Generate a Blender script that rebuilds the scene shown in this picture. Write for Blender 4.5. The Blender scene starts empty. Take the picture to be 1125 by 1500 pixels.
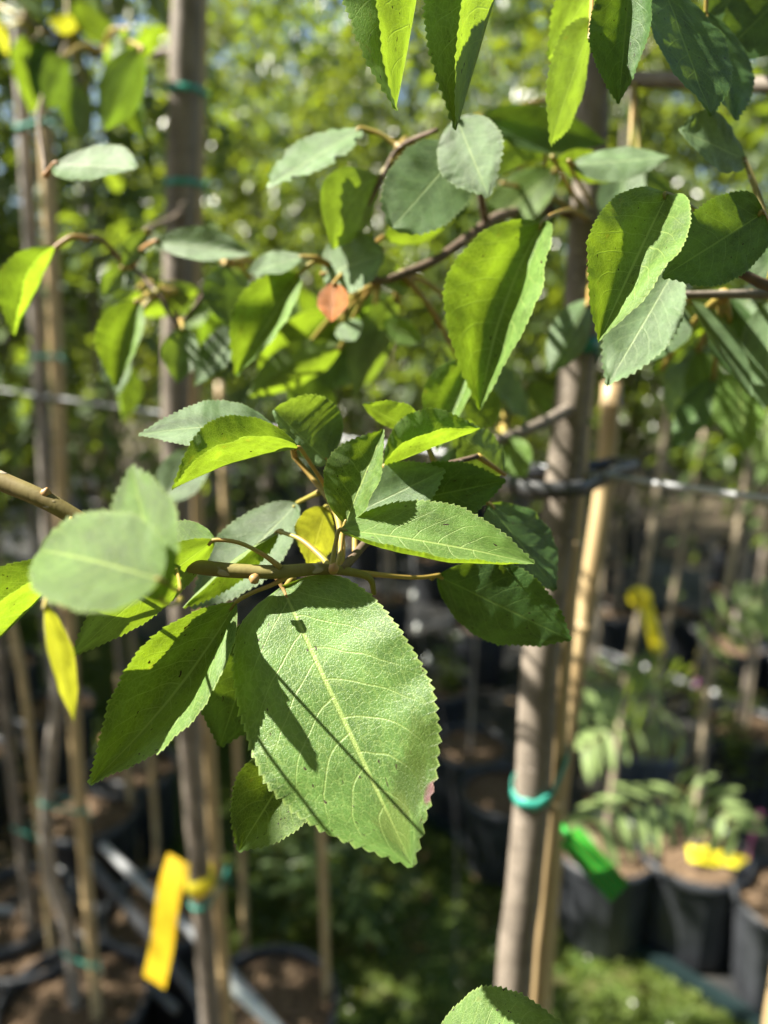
import bpy, math, random
import numpy as np
from mathutils import Vector, Matrix, noise

# ------------------------------------------------------------------ camera, sky, sun, exposure
sc = bpy.context.scene
R = math.radians
CAM_H, PITCH, FPX = 1.62, R(13.0), 1071.0          # FPX: focal length in pixels of a 1125x1500 frame
camd = bpy.data.cameras.new('camera')
cam = bpy.data.objects.new('camera', camd)
sc.collection.objects.link(cam)
cam.location = (0, 0, CAM_H)
cam.rotation_euler = (R(90) - PITCH, 0, 0)
camd.sensor_fit = 'VERTICAL'
camd.sensor_height = 36.0
camd.sensor_width = 27.0
camd.lens = 36.0 * FPX / 1500.0
camd.clip_start = 0.01
camd.clip_end = 400.0
camd.dof.use_dof = True
camd.dof.focus_distance = 0.197
camd.dof.aperture_fstop = camd.lens / 3.9
sc.camera = cam

SUN_DIR = Vector((-0.66, 0.0, 0.75)).normalized()   # towards the sun
world = bpy.data.worlds.new('World')
sc.world = world
world.use_nodes = True
wn = world.node_tree
bg = wn.nodes['Background']
sky = wn.nodes.new('ShaderNodeTexSky')
sky.sky_type = 'NISHITA'
sky.sun_disc = False
sky.sun_elevation = math.asin(SUN_DIR.z)
sky.sun_rotation = math.atan2(SUN_DIR.x, SUN_DIR.y)
wn.links.new(sky.outputs['Color'], bg.inputs['Color'])
bg.inputs['Strength'].default_value = 0.050
sund = bpy.data.lights.new('sun', 'SUN')
sund.energy = 5.0
sund.angle = R(0.53)
sund.color = (1.0, 0.94, 0.82)
sun = bpy.data.objects.new('sun', sund)
sc.collection.objects.link(sun)
sun.rotation_euler = (-SUN_DIR).to_track_quat('-Z', 'Y').to_euler()
sun.location = (-3, 0, 6)
sc.view_settings.view_transform = 'Standard'
sc.view_settings.look = 'None'
sc.view_settings.exposure = 2.2
sc.view_settings.gamma = 1.0
sc.render.engine = 'CYCLES'
sc.cycles.use_denoising = True
sc.cycles.max_bounces = 8
sc.cycles.transmission_bounces = 6
sc.cycles.sample_clamp_indirect = 6.0
sc.cycles.caustics_reflective = False
sc.cycles.caustics_refractive = False

rng = np.random.default_rng(7)
random.seed(7)
CF = Vector((0, math.cos(PITCH), -math.sin(PITCH)))
CU = Vector((0, math.sin(PITCH), math.cos(PITCH)))
CR = Vector((1, 0, 0))
CO = Vector((0, 0, CAM_H))
def ray(px, py):
    return CF + CR * ((px - 562.5) / FPX) - CU * ((py - 750.0) / FPX)
def at(px, py, z):                       # a point of the place, z metres along the view axis
    return CO + ray(px, py) * z
def on_y(px, py, Y):                     # ... on the upright plane y = Y
    d = ray(px, py); return CO + d * (Y / d.y)
def on_h(px, py, h):                     # ... at height h
    d = ray(px, py); return CO + d * ((h - CAM_H) / d.z)
ROW = Vector((-0.69, 0.724, 0)); ACR = Vector((0.724, 0.69, 0))     # along the planting rows / across them
def rw(s, n, h=0.0):
    return ROW * s + ACR * n + Vector((0, 0, h))

# ------------------------------------------------------------------ node helpers / materials
class NT:
    def __init__(self, name):
        self.m = bpy.data.materials.new(name); self.m.use_nodes = True
        self.t = self.m.node_tree; self.t.nodes.clear()
        self.out = self.t.nodes.new('ShaderNodeOutputMaterial')
    def n(self, typ, **kw):
        nd = self.t.nodes.new(typ)
        for k, v in kw.items(): setattr(nd, k, v)
        return nd
    def put(self, sock, v):
        if v is None: return
        if isinstance(v, bpy.types.NodeSocket): self.t.links.new(v, sock)
        elif isinstance(v, (tuple, list)) and sock.type == 'RGBA' and len(v) == 3: sock.default_value = (*v, 1)
        else: sock.default_value = v
    def math(self, op, a, b=None, c=None, clamp=False):
        nd = self.n('ShaderNodeMath', operation=op, use_clamp=clamp)
        self.put(nd.inputs[0], a)
        if b is not None: self.put(nd.inputs[1], b)
        if c is not None: self.put(nd.inputs[2], c)
        return nd.outputs[0]
    def mix(self, f, a, b, blend='MIX'):
        nd = self.n('ShaderNodeMix', data_type='RGBA', blend_type=blend)
        self.put(nd.inputs[0], f); self.put(nd.inputs[6], a); self.put(nd.inputs[7], b)
        return nd.outputs[2]
    def mixf(self, f, a, b):
        nd = self.n('ShaderNodeMix', data_type='FLOAT')
        self.put(nd.inputs[0], f); self.put(nd.inputs[2], a); self.put(nd.inputs[3], b)
        return nd.outputs[0]
    def rng(self, v, a, b, c=0.0, d=1.0, smooth=True):
        nd = self.n('ShaderNodeMapRange', interpolation_type='SMOOTHSTEP' if smooth else 'LINEAR')
        self.put(nd.inputs[0], v)
        for i, x in enumerate((a, b, c, d)): self.put(nd.inputs[1 + i], x)
        return nd.outputs[0]
    def noise(self, vec, scale, detail=3.0, rough=0.55, dim='3D'):
        nd = self.n('ShaderNodeTexNoise', noise_dimensions=dim)
        if vec is not None: self.put(nd.inputs['Vector'], vec)
        self.put(nd.inputs['Scale'], scale); self.put(nd.inputs['Detail'], detail); self.put(nd.inputs['Roughness'], rough)
        return nd.outputs['Fac']
    def obj(self): return self.n('ShaderNodeTexCoord').outputs['Object']
    def mapv(self, vec, scale=(1, 1, 1), loc=(0, 0, 0)):
        nd = self.n('ShaderNodeMapping'); self.put(nd.inputs[0], vec)
        self.put(nd.inputs['Scale'], scale); self.put(nd.inputs['Location'], loc)
        return nd.outputs[0]
    def bump(self, h, strength=0.3, dist=0.01, normal=None):
        nd = self.n('ShaderNodeBump'); self.put(nd.inputs['Strength'], strength); self.put(nd.inputs['Distance'], dist)
        self.put(nd.inputs['Height'], h)
        if normal is not None: self.put(nd.inputs['Normal'], normal)
        return nd.outputs[0]
    def bsdf(self, col, rough=0.6, spec=0.5, normal=None, metal=0.0, **kw):
        nd = self.n('ShaderNodeBsdfPrincipled')
        self.put(nd.inputs['Base Color'], col); self.put(nd.inputs['Roughness'], rough)
        self.put(nd.inputs['Specular IOR Level'], spec); self.put(nd.inputs['Metallic'], metal)
        for k, v in kw.items(): self.put(nd.inputs[k], v)
        if normal is not None: self.put(nd.inputs['Normal'], normal)
        return nd.outputs[0]
    def done(self, sh):
        self.t.links.new(sh, self.out.inputs['Surface']); return self.m

def leaf_material(name, top, under, glow, vein, tr=0.42, rough=0.42, nveins=8.0, fine=True, blotch=0.0, island=False, spec=0.32, sheen=0.0, marks=()):
    k = NT(name)
    uv = k.n('ShaderNodeUVMap').outputs[0]
    sp = k.n('ShaderNodeSeparateXYZ'); k.put(sp.inputs[0], uv)
    u, v = sp.outputs[0], sp.outputs[1]
    av = k.math('ABSOLUTE', v)
    geo = k.n('ShaderNodeNewGeometry')
    back = geo.outputs['Backfacing']
    if island: rnd = geo.outputs['Random Per Island']
    else: rnd = k.n('ShaderNodeObjectInfo').outputs['Random']
    off = k.math('MULTIPLY', rnd, 37.0)
    cv = k.n('ShaderNodeCombineXYZ'); k.put(cv.inputs[0], k.math('ADD', k.math('MULTIPLY', u, 2.0), off)); k.put(cv.inputs[1], v); k.put(cv.inputs[2], off)
    pv = cv.outputs[0]
    big = k.noise(pv, 1.3, 2.0)
    if fine:
        wob = k.noise(pv, 2.2, 1.0)
        mid = k.rng(av, 0.012, 0.036, 1.0, 0.0)
        side = k.math('GREATER_THAN', v, 0.0)
        q = k.math('SUBTRACT', k.math('MULTIPLY', u, nveins), k.math('MULTIPLY', k.math('POWER', av, 1.35), nveins * 0.27))
        q = k.math('ADD', q, k.math('MULTIPLY', side, 0.42))
        q = k.math('ADD', q, k.math('MULTIPLY', k.math('SUBTRACT', wob, 0.5), 0.42))
        fr = k.math('ABSOLUTE', k.math('SUBTRACT', k.math('FRACT', q), 0.5))
        sec = k.math('MULTIPLY', k.rng(fr, 0.010, 0.040, 1.0, 0.0), k.rng(av, 0.55, 0.98, 1.0, 0.15))
        vo = k.n('ShaderNodeTexVoronoi', feature='DISTANCE_TO_EDGE')
        k.put(vo.inputs['Vector'], k.mapv(pv, (17, 15, 1))); k.put(vo.inputs['Scale'], 1.0)
        ter = k.rng(vo.outputs['Distance'], 0.02, 0.10, 1.0, 0.0)
        vo2 = k.n('ShaderNodeTexVoronoi', feature='DISTANCE_TO_EDGE')
        k.put(vo2.inputs['Vector'], k.mapv(pv, (52, 44, 1))); k.put(vo2.inputs['Scale'], 1.0)
        ter2 = k.rng(vo2.outputs['Distance'], 0.02, 0.2, 1.0, 0.0)
        edge = k.rng(av, 0.955, 1.0, 0.0, 1.0)
        vm = k.math('MAXIMUM', k.math('MULTIPLY', mid, 0.75), k.math('MULTIPLY', sec, 0.48))
        vm = k.math('MAXIMUM', vm, k.math('MULTIPLY', ter, 0.22))
        vm = k.math('MAXIMUM', vm, k.math('MULTIPLY', edge, 0.6))
        hgt = k.math('SUBTRACT', k.math('MULTIPLY', k.noise(pv, 70.0, 3.0), 0.8), k.math('ADD', k.math('ADD', k.math('MULTIPLY', sec, 0.6), k.math('MULTIPLY', mid, 1.0)), k.math('ADD', k.math('MULTIPLY', ter, 0.22), k.math('MULTIPLY', ter2, 0.25))))
        nrm = k.bump(hgt, 0.40, 0.0004)
        mott = k.noise(pv, 9.0, 4.0, 0.65)
    else:
        vm = k.math('MULTIPLY', k.rng(av, 0.0, 0.10, 1.0, 0.0), 0.5)
        nrm = None; mott = k.noise(pv, 5.0, 2.0)
    vary = k.rng(k.math('ADD', k.math('MULTIPLY', big, 0.7), k.math('MULTIPLY', mott, 0.3)), 0.3, 0.7, 0.62, 1.34)
    tone = k.rng(rnd, 0.0, 1.0, 0.82, 1.18, smooth=False)
    gain = k.math('MULTIPLY', vary, tone)
    g3 = k.n('ShaderNodeCombineXYZ')
    for i in range(3): k.put(g3.inputs[i], gain)
    ct = k.mix(1.0, top, g3.outputs[0], 'MULTIPLY')
    ct = k.mix(vm, ct, vein)
    cb = k.mix(1.0, under, g3.outputs[0], 'MULTIPLY')
    cb = k.mix(k.math('MULTIPLY', vm, 0.7), cb, vein)
    col = k.mix(back, ct, cb)
    gl = k.mix(1.0, glow, g3.outputs[0], 'MULTIPLY')
    gl = k.mix(k.math('MULTIPLY', vm, 0.75), gl, tuple(min(1, c * 1.3 + 0.05) for c in glow))
    if blotch > 0:
        b = k.rng(k.noise(pv, 4.2, 5.0, 0.7), 0.60, 0.72)
        b = k.math('MULTIPLY', b, k.math('MULTIPLY', k.rng(av, 0.3, 0.95), blotch))
        col = k.mix(b, col, (0.24, 0.20, 0.03)); gl = k.mix(b, gl, (0.42, 0.28, 0.02))
        s = k.rng(k.noise(pv, 13.0, 1.0), 0.735, 0.76)
        col = k.mix(s, col, (0.035, 0.018, 0.01)); gl = k.mix(s, gl, (0.02, 0.01, 0.0))
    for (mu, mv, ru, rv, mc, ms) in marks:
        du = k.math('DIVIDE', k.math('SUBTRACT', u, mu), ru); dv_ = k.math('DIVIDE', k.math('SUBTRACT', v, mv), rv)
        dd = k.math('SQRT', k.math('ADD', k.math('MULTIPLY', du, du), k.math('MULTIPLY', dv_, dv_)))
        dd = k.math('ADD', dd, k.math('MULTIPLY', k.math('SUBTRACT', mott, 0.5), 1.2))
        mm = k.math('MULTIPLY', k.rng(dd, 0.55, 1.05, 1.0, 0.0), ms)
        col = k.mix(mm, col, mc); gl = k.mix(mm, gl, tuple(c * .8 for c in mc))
    pr = k.bsdf(col, rough, spec, nrm, **({'Sheen Weight': sheen, 'Sheen Roughness': 0.4} if sheen else {}))
    tl = k.n('ShaderNodeBsdfTranslucent'); k.put(tl.inputs['Color'], gl)
    if nrm is not None: k.put(tl.inputs['Normal'], nrm)
    mx = k.n('ShaderNodeMixShader'); k.put(mx.inputs[0], tr); k.put(mx.inputs[1], pr); k.put(mx.inputs[2], tl.outputs[0])
    return k.done(mx.outputs[0])

M = {}
M['leaf'] = leaf_material('leaf_green', (0.092, 0.172, 0.038), (0.17, 0.25, 0.09), (0.25, 0.375, 0.014), (0.34, 0.44, 0.13), tr=0.40, rough=0.42, blotch=0.45)
M['leaf_big'] = leaf_material('leaf_green_bruise_sheen', (0.082, 0.160, 0.036), (0.17, 0.25, 0.09), (0.25, 0.375, 0.014), (0.34, 0.44, 0.13), tr=0.36, rough=0.43, blotch=0.12, spec=0.40, marks=((.84, .95, .03, .16, (.20, .085, .11), .85), (.80, .55, .10, .45, (.05, .085, .014), .7), (.72, .75, .10, .3, (.075, .12, .018), .6), (.88, .1, .1, .5, (.14, .19, .04), .5)))  # purple bruise patch; the green patches paint sheen variation into the colour
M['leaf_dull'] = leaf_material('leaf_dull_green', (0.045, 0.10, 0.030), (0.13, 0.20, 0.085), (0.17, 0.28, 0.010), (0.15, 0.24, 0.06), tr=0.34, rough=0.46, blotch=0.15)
M['leaf_blue'] = leaf_material('leaf_bluish_green', (0.115, 0.19, 0.092), (0.20, 0.28, 0.15), (0.24, 0.36, 0.02), (0.33, 0.42, 0.20), tr=0.36, rough=0.40)
M['leaf_yellow'] = leaf_material('leaf_yellow', (0.25, 0.28, 0.03), (0.30, 0.33, 0.06), (0.56, 0.57, 0.03), (0.4, 0.4, 0.08), tr=0.45, blotch=0.6)
M['leaf_orange'] = leaf_material('leaf_orange', (0.50, 0.16, 0.03), (0.55, 0.20, 0.05), (0.75, 0.25, 0.02), (0.5, 0.25, 0.08), tr=0.4)
M['far_leaf'] = leaf_material('crown_leaf', (0.080, 0.110, 0.022), (0.14, 0.17, 0.055), (0.34, 0.41, 0.016), (0.10, 0.16, 0.05), tr=0.40, rough=0.30, spec=0.6, fine=False, island=True)
M['far_leaf_dark'] = leaf_material('crown_leaf_dark', (0.052, 0.078, 0.020), (0.10, 0.13, 0.05), (0.24, 0.30, 0.014), (0.07, 0.12, 0.04), tr=0.36, rough=0.28, spec=0.6, fine=False, island=True)
M['far_leaf_blue'] = leaf_material('crown_leaf_bluish', (0.075, 0.115, 0.042), (0.14, 0.19, 0.09), (0.28, 0.38, 0.02), (0.10, 0.16, 0.08), tr=0.36, rough=0.36, fine=False, island=True)
M['pinnate'] = leaf_material('leaflet_green', (0.13, 0.21, 0.05), (0.19, 0.26, 0.10), (0.38, 0.52, 0.04), (0.25, 0.32, 0.1), tr=0.38, rough=0.45, fine=False)

def simple(name, c1, c2, scale=20.0, rough=0.6, spec=0.4, bump=0.0, bdist=0.002, stretch=(1, 1, 1), detail=4.0, lo=0.35, hi=0.65, metal=0.0, tr=None):
    k = NT(name); o = k.mapv(k.obj(), stretch)
    f = k.noise(o, scale, detail, 0.6)
    col = k.mix(k.rng(f, lo, hi), c1, c2)
    nrm = k.bump(f, bump, bdist) if bump else None
    sh = k.bsdf(col, rough, spec, nrm, metal)
    if tr:
        tl = k.n('ShaderNodeBsdfTranslucent'); k.put(tl.inputs['Color'], col)
        mx = k.n('ShaderNodeMixShader'); k.put(mx.inputs[0], tr); k.put(mx.inputs[1], sh); k.put(mx.inputs[2], tl.outputs[0])
        sh = mx.outputs[0]
    return k.done(sh)

def bark(name, a, b, c):
    k = NT(name); o = k.obj()
    f = k.noise(k.mapv(o, (1, 1, 0.35)), 60.0, 5.0, 0.65)
    g = k.noise(k.mapv(o, (1, 1, 3.0)), 14.0, 3.0, 0.5)
    lent = k.rng(k.noise(k.mapv(o, (1, 1, 2.2)), 160.0, 1.0), 0.66, 0.72)
    col = k.mix(k.rng(f, 0.35, 0.65), a, b)
    col = k.mix(k.math('MULTIPLY', k.rng(g, 0.45, 0.7), 0.6), col, c)
    col = k.mix(k.math('MULTIPLY', lent, 0.5), col, (0.42, 0.36, 0.30))
    h = k.math('ADD', f, k.math('MULTIPLY', lent, 0.5))
    return k.done(k.bsdf(col, 0.72, 0.3, k.bump(h, 0.5, 0.0012)))
M['bark'] = bark('bark_grey_brown', (0.135, 0.113, 0.090), (0.215, 0.182, 0.148), (0.10, 0.084, 0.068))
M['bark_grey'] = bark('bark_grey', (0.20, 0.175, 0.15), (0.32, 0.285, 0.25), (0.14, 0.12, 0.10))
M['twig'] = bark('twig_brown', (0.085, 0.058, 0.040), (0.14, 0.10, 0.068), (0.07, 0.06, 0.035))
M['green_twig'] = bark('twig_olive', (0.13, 0.105, 0.030), (0.17, 0.15, 0.045), (0.12, 0.07, 0.03))
M['petiole'] = simple('petiole', (0.27, 0.24, 0.045), (0.32, 0.20, 0.05), 60.0, 0.5, 0.5, tr=0.15)
M['petiole_red'] = simple('petiole_red', (0.34, 0.18, 0.07), (0.36, 0.23, 0.08), 60.0, 0.5, 0.5, tr=0.15)
def bamboo():
    k = NT('bamboo_cane'); o = k.obj()
    f = k.noise(k.mapv(o, (1, 1, 0.06)), 140.0, 3.0)
    g = k.noise(o, 9.0, 3.0)
    col = k.mix(k.rng(f, 0.3, 0.7), (0.32, 0.225, 0.11), (0.45, 0.345, 0.19))
    col = k.mix(k.math('MULTIPLY', k.rng(g, 0.5, 0.7), 0.65), col, (0.24, 0.15, 0.075))
    return k.done(k.bsdf(col, 0.45, 0.45, k.bump(f, 0.15, 0.001)))
M['bamboo'] = bamboo()
M['bamboo_old'] = bark('weathered_cane', (0.25, 0.20, 0.135), (0.38, 0.32, 0.23), (0.20, 0.16, 0.11))
M['tie'] = simple('tie_turquoise', (0.025, 0.26, 0.20), (0.05, 0.36, 0.28), 40.0, 0.4, 0.5, tr=0.25)
M['tie_dark'] = simple('tie_green', (0.008, 0.13, 0.09), (0.015, 0.17, 0.12), 40.0, 0.35, 0.5, tr=0.15)
M['rubber'] = simple('black_rubber', (0.022, 0.024, 0.026), (0.04, 0.042, 0.045), 30.0, 0.42, 0.5)
M['steel'] = simple('galvanised_steel', (0.26, 0.27, 0.28), (0.36, 0.37, 0.38), 30.0, 0.5, 0.4, metal=0.3)
M['pipe'] = simple('grey_pipe', (0.20, 0.21, 0.22), (0.32, 0.33, 0.34), 18.0, 0.45, 0.5)
M['hose'] = simple('black_hose', (0.03, 0.032, 0.036), (0.07, 0.072, 0.078), 25.0, 0.4, 0.5)
M['pot'] = simple('black_pot_plastic', (0.018, 0.020, 0.024), (0.034, 0.037, 0.043), 14.0, 0.42, 0.5, 0.1, 0.002)
M['pot_grey'] = simple('grey_blue_pot_plastic', (0.05, 0.058, 0.07), (0.085, 0.095, 0.115), 14.0, 0.42, 0.5, 0.1, 0.002)
M['soil'] = simple('bark_mulch_soil', (0.070, 0.046, 0.030), (0.155, 0.108, 0.068), 55.0, 0.9, 0.1, 0.9, 0.012, lo=0.3, hi=0.7)
M['chip'] = simple('bark_chip', (0.09, 0.058, 0.034), (0.20, 0.14, 0.085), 9.0, 0.85, 0.15)
M['litter'] = simple('dead_leaf', (0.20, 0.11, 0.045), (0.42, 0.29, 0.15), 6.0, 0.7, 0.2, tr=0.15)
M['pink'] = simple('pink_plastic', (0.34, 0.08, 0.20), (0.42, 0.12, 0.27), 20.0, 0.45, 0.4)
M['pale_plastic'] = simple('pale_plastic', (0.55, 0.58, 0.55), (0.70, 0.72, 0.68), 30.0, 0.45, 0.4)
def tagmat(name, c1, c2, lines):
    k = NT(name)
    uv = k.n('ShaderNodeUVMap').outputs[0]
    sp = k.n('ShaderNodeSeparateXYZ'); k.put(sp.inputs[0], uv)
    f = k.noise(k.obj(), 40.0, 3.0)
    col = k.mix(k.rng(f, 0.3, 0.7), c1, c2)
    if lines:
        st = k.math('FRACT', k.math('MULTIPLY', sp.outputs[1], 5.0))
        m = k.rng(k.math('ABSOLUTE', k.math('SUBTRACT', st, 0.5)), 0.10, 0.16, 1.0, 0.0)
        cv = k.n('ShaderNodeCombineXYZ'); k.put(cv.inputs[0], k.math('MULTIPLY', sp.outputs[0], 46.0)); k.put(cv.inputs[1], k.math('FLOOR', k.math('MULTIPLY', sp.outputs[1], 5.0)))
        br = k.rng(k.noise(cv.outputs[0], 1.0, 1.0), 0.44, 0.5)
        col = k.mix(k.math('MULTIPLY', k.math('MULTIPLY', m, br), 0.7), col, (0.25, 0.16, 0.01))
    pr = k.bsdf(col, 0.38, 0.5)
    tl = k.n('ShaderNodeBsdfTranslucent'); k.put(tl.inputs['Color'], col)
    mx = k.n('ShaderNodeMixShader'); k.put(mx.inputs[0], 0.3); k.put(mx.inputs[1], pr); k.put(mx.inputs[2], tl.outputs[0])
    return k.done(mx.outputs[0])
M['tag_yellow'] = tagmat('tag_yellow', (0.52, 0.345, 0.010), (0.58, 0.41, 0.016), True)
M['tag_lemon'] = tagmat('tag_lemon', (0.80, 0.70, 0.02), (0.86, 0.76, 0.05), False)
M['tag_green'] = tagmat('tag_green', (0.010, 0.27, 0.022), (0.02, 0.34, 0.035), True)
def groundmat(name, cols, scales, bump):
    k = NT(name); o = k.obj()
    a = k.noise(o, scales[0], 5.0, 0.6); b = k.noise(o, scales[1], 4.0, 0.65); c = k.noise(o, scales[2], 3.0)
    col = k.mix(k.rng(a, 0.38, 0.62), cols[0], cols[1])
    col = k.mix(k.rng(b, 0.48, 0.66), col, cols[2])
    col = k.mix(k.math('MULTIPLY', k.rng(c, 0.4, 0.7), 0.5), col, cols[3])
    return k.done(k.bsdf(col, 0.9, 0.2, k.bump(k.math('ADD', b, k.math('MULTIPLY', c, 0.5)), bump, 0.02)))
M['earth'] = groundmat('dark_earth', [(0.055, 0.042, 0.028), (0.085, 0.064, 0.042), (0.045, 0.055, 0.022), (0.13, 0.10, 0.07)], (2.0, 9.0, 60.0), 0.6)
M['moss'] = groundmat('mossy_path', [(0.040, 0.070, 0.014), (0.075, 0.105, 0.022), (0.090, 0.075, 0.035), (0.05, 0.085, 0.018)], (3.0, 8.0, 70.0), 0.8)
def clothmat():
    k = NT('woven_ground_cloth'); o = k.obj()
    w = k.n('ShaderNodeTexChecker'); k.put(w.inputs['Vector'], o); k.put(w.inputs['Scale'], 400.0)
    f = k.noise(o, 6.0, 5.0, 0.6)
    col = k.mix(k.rng(f, 0.4, 0.7), (0.016, 0.018, 0.020), (0.045, 0.042, 0.036))
    return k.done(k.bsdf(col, 0.6, 0.4, k.bump(w.outputs['Fac'], 0.2, 0.001)))
M['cloth'] = clothmat()
M['edging'] = simple('teal_edge_strip', (0.004, 0.012, 0.013), (0.008, 0.019, 0.020), 12.0, 0.7, 0.2)
M['grass'] = simple('grass_blade', (0.065, 0.115, 0.016), (0.13, 0.17, 0.03), 4.0, 0.5, 0.3, tr=0.35)

# ------------------------------------------------------------------ object helpers
COL = sc.collection
def mesh_from(name, V, F, mat, uv=None, smooth=True):
    me = bpy.data.meshes.new(name)
    me.from_pydata([tuple(v) for v in V], [], F)
    if uv is not None:
        l = me.uv_layers.new(name='UVMap')
        li = np.empty(len(me.loops), dtype=np.int32); me.loops.foreach_get('vertex_index', li)
        l.data.foreach_set('uv', np.asarray(uv, dtype=np.float32)[li].ravel())
    if mat: me.materials.append(M[mat] if isinstance(mat, str) else mat)
    if smooth: me.polygons.foreach_set('use_smooth', np.ones(len(me.polygons), dtype=bool))
    me.update()
    return me
def link(name, me, parent=None, loc=None):
    o = bpy.data.objects.new(name, me); COL.objects.link(o)
    if parent is not None: o.parent = parent
    if loc is not None: o.location = loc
    return o
def root(name, loc, label, cat, group=None):
    o = bpy.data.objects.new(name, None); COL.objects.link(o)
    o.empty_display_size = 0.05; o.location = loc
    return tag(o, label, cat, group)
def tag(o, label, cat, group=None):
    o['label'] = label; o['category'] = cat
    if group: o['group'] = group
    return o
def part(name, V, F, mat, parent, uv=None, smooth=True):      # V in world space
    L = PLOC(parent)
    return link(name, mesh_from(name, [Vector(v) - L for v in V], F, mat, uv, smooth), parent)
def PLOC(p):
    L = Vector((0, 0, 0))
    while p is not None: L += p.location; p = p.parent
    return L
def catmull(P, n):
    P = [Vector(p) for p in P]
    if len(P) == 2: return [P[0].lerp(P[1], i / n) for i in range(n + 1)]
    Q = [P[0] * 2 - P[1]] + P + [P[-1] * 2 - P[-2]]
    out = []
    seg = len(P) - 1
    for i in range(n + 1):
        t = i / n * seg; k = min(int(t), seg - 1); t -= k
        a, b, c, d = Q[k:k + 4]
        out.append(0.5 * ((2 * b) + (c - a) * t + (2 * a - 5 * b + 4 * c - d) * t * t + (3 * b - a - 3 * c + d) * t ** 3))
    return out
def lerp_list(r, n):
    r = list(r) if isinstance(r, (list, tuple)) else [r, r]
    return [float(np.interp(i / n * (len(r) - 1), range(len(r)), r)) for i in range(n + 1)]
def tube(P, r, n=24, k=10, jitter=0.0, closed=False):
    C = catmull(P, n); rr = lerp_list(r, n)
    V, F = [], []
    T = (C[1] - C[0]).normalized()
    U = T.orthogonal().normalized()
    for i, c in enumerate(C):
        t = (C[min(i + 1, n)] - C[max(i - 1, 0)])
        t = t.normalized() if t.length > 1e-9 else T
        U = (U - t * U.dot(t)).normalized(); W = t.cross(U); T = t
        for j in range(k):
            a = 2 * math.pi * j / k
            q = rr[i]
            if jitter: q *= 1 + jitter * noise.noise(Vector((c.x * 40 + j * 3.1, c.y * 40, c.z * 25)))
            V.append(c + (U * math.cos(a) + W * math.sin(a)) * q)
    for i in range(n):
        for j in range(k):
            F.append((i * k + j, i * k + (j + 1) % k, (i + 1) * k + (j + 1) % k, (i + 1) * k + j))
    F.append(tuple(range(k - 1, -1, -1))); F.append(tuple(n * k + j for j in range(k)))
    return V, F
def join(parts):
    V, F = [], []
    for v, f in parts:
        o = len(V); V += list(v); F += [tuple(i + o for i in q) for q in f]
    return V, F
def box(c, sx, sy, sz, X=Vector((1, 0, 0)), Y=Vector((0, 1, 0)), Z=Vector((0, 0, 1))):
    V = [Vector(c) + X * (sx * a / 2) + Y * (sy * b / 2) + Z * (sz * d / 2) for a in (-1, 1) for b in (-1, 1) for d in (-1, 1)]
    return V, [(0, 1, 3, 2), (4, 6, 7, 5), (0, 4, 5, 1), (2, 3, 7, 6), (0, 2, 6, 4), (1, 5, 7, 3)]
def copy_thing(o, loc, rz=0.0, scale=1.0, label=None, group=None):
    def cp(a, par):
        c = a.copy(); COL.objects.link(c); c.parent = par
        for ch in [x for x in bpy.data.objects if x.parent == a]: cp(ch, c)
        return c
    r = cp(o, None); r.location = loc; r.rotation_euler = (0, 0, rz); r.scale = (scale,) * 3
    if label: r['label'] = label
    if group: r['group'] = group
    return r

# ------------------------------------------------------------------ the ground
def sheet(name, pts, h, mat, kind='structure'):
    V = [Vector((p.x, p.y, h)) for p in pts]
    o = link(name, mesh_from(name, V, [tuple(range(len(V)))], mat, smooth=False)); o['kind'] = kind
    return o
sheet('ground', [Vector((-150, -40, 0)), Vector((150, -40, 0)), Vector((150, 300, 0)), Vector((-150, 300, 0))], 0.0, 'earth')
N0, N1 = 0.78, 1.63
def grid_sheet(name, s0, s1, n0, n1, h, mat, amp, ns=60, nn=14):
    V, F = [], []
    for i in range(ns + 1):
        for j in range(nn + 1):
            p = rw(s0 + (s1 - s0) * i / ns, n0 + (n1 - n0) * j / nn)
            e = min(j, nn - j) / nn * 2
            z = h + amp * min(1, e * 4) * max(0.0, 0.5 + noise.noise(p * 3.1) + 0.5 * noise.noise(p * 9))
            V.append((p.x, p.y, z))
    for i in range(ns):
        for j in range(nn):
            a = i * (nn + 1) + j; F.append((a, a + 1, a + nn + 2, a + nn + 1))
    o = link(name, mesh_from(name, V, F, mat)); o['kind'] = 'structure'; return o
grid_sheet('mossy_path', -2.5, 9.0, N0, N1, 0.004, 'moss', 0.012)
grid_sheet('ground_cloth', -2.5, 9.0, N1 + 0.03, 5.2, 0.004, 'cloth', 0.006, 40, 20)
# teal edging strip between path and cloth
ev, ef = join([box(rw(3.0, N1 + 0.012, 0.022), 11.0, 0.03, 0.044, ROW, ACR)])
o = link('edging_strip', mesh_from('edging_strip', ev, ef, 'edging', smooth=False)); o['kind'] = 'structure'

# ------------------------------------------------------------------ leaves
PROF = {
 'ovate': [(0, 0.0), (.02, .33), (.05, .54), (.1, .70), (.2, .85), (.35, .97), (.45, 1), (.58, .97), (.7, .84), (.79, .64), (.86, .43), (.92, .24), (.97, .09), (1, 0)],
 'ell': [(0, 0.0), (.03, .2), (.08, .42), (.15, .62), (.25, .83), (.4, .98), (.5, 1), (.6, .96), (.75, .72), (.85, .47), (.93, .22), (1, 0)],
 'round': [(0, 0.0), (.02, .4), (.06, .62), (.14, .82), (.28, .97), (.42, 1), (.6, .97), (.74, .86), (.85, .66), (.93, .42), (.98, .18), (1, 0)],
 'lance': [(0, 0.0), (.04, .22), (.12, .55), (.25, .86), (.38, 1), (.5, .97), (.65, .78), (.8, .48), (.9, .24), (1, 0)],
}
def smoothstep(x): x = min(1, max(0, x)); return x * x * (3 - 2 * x)
LEAF_ID = [0]
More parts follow.
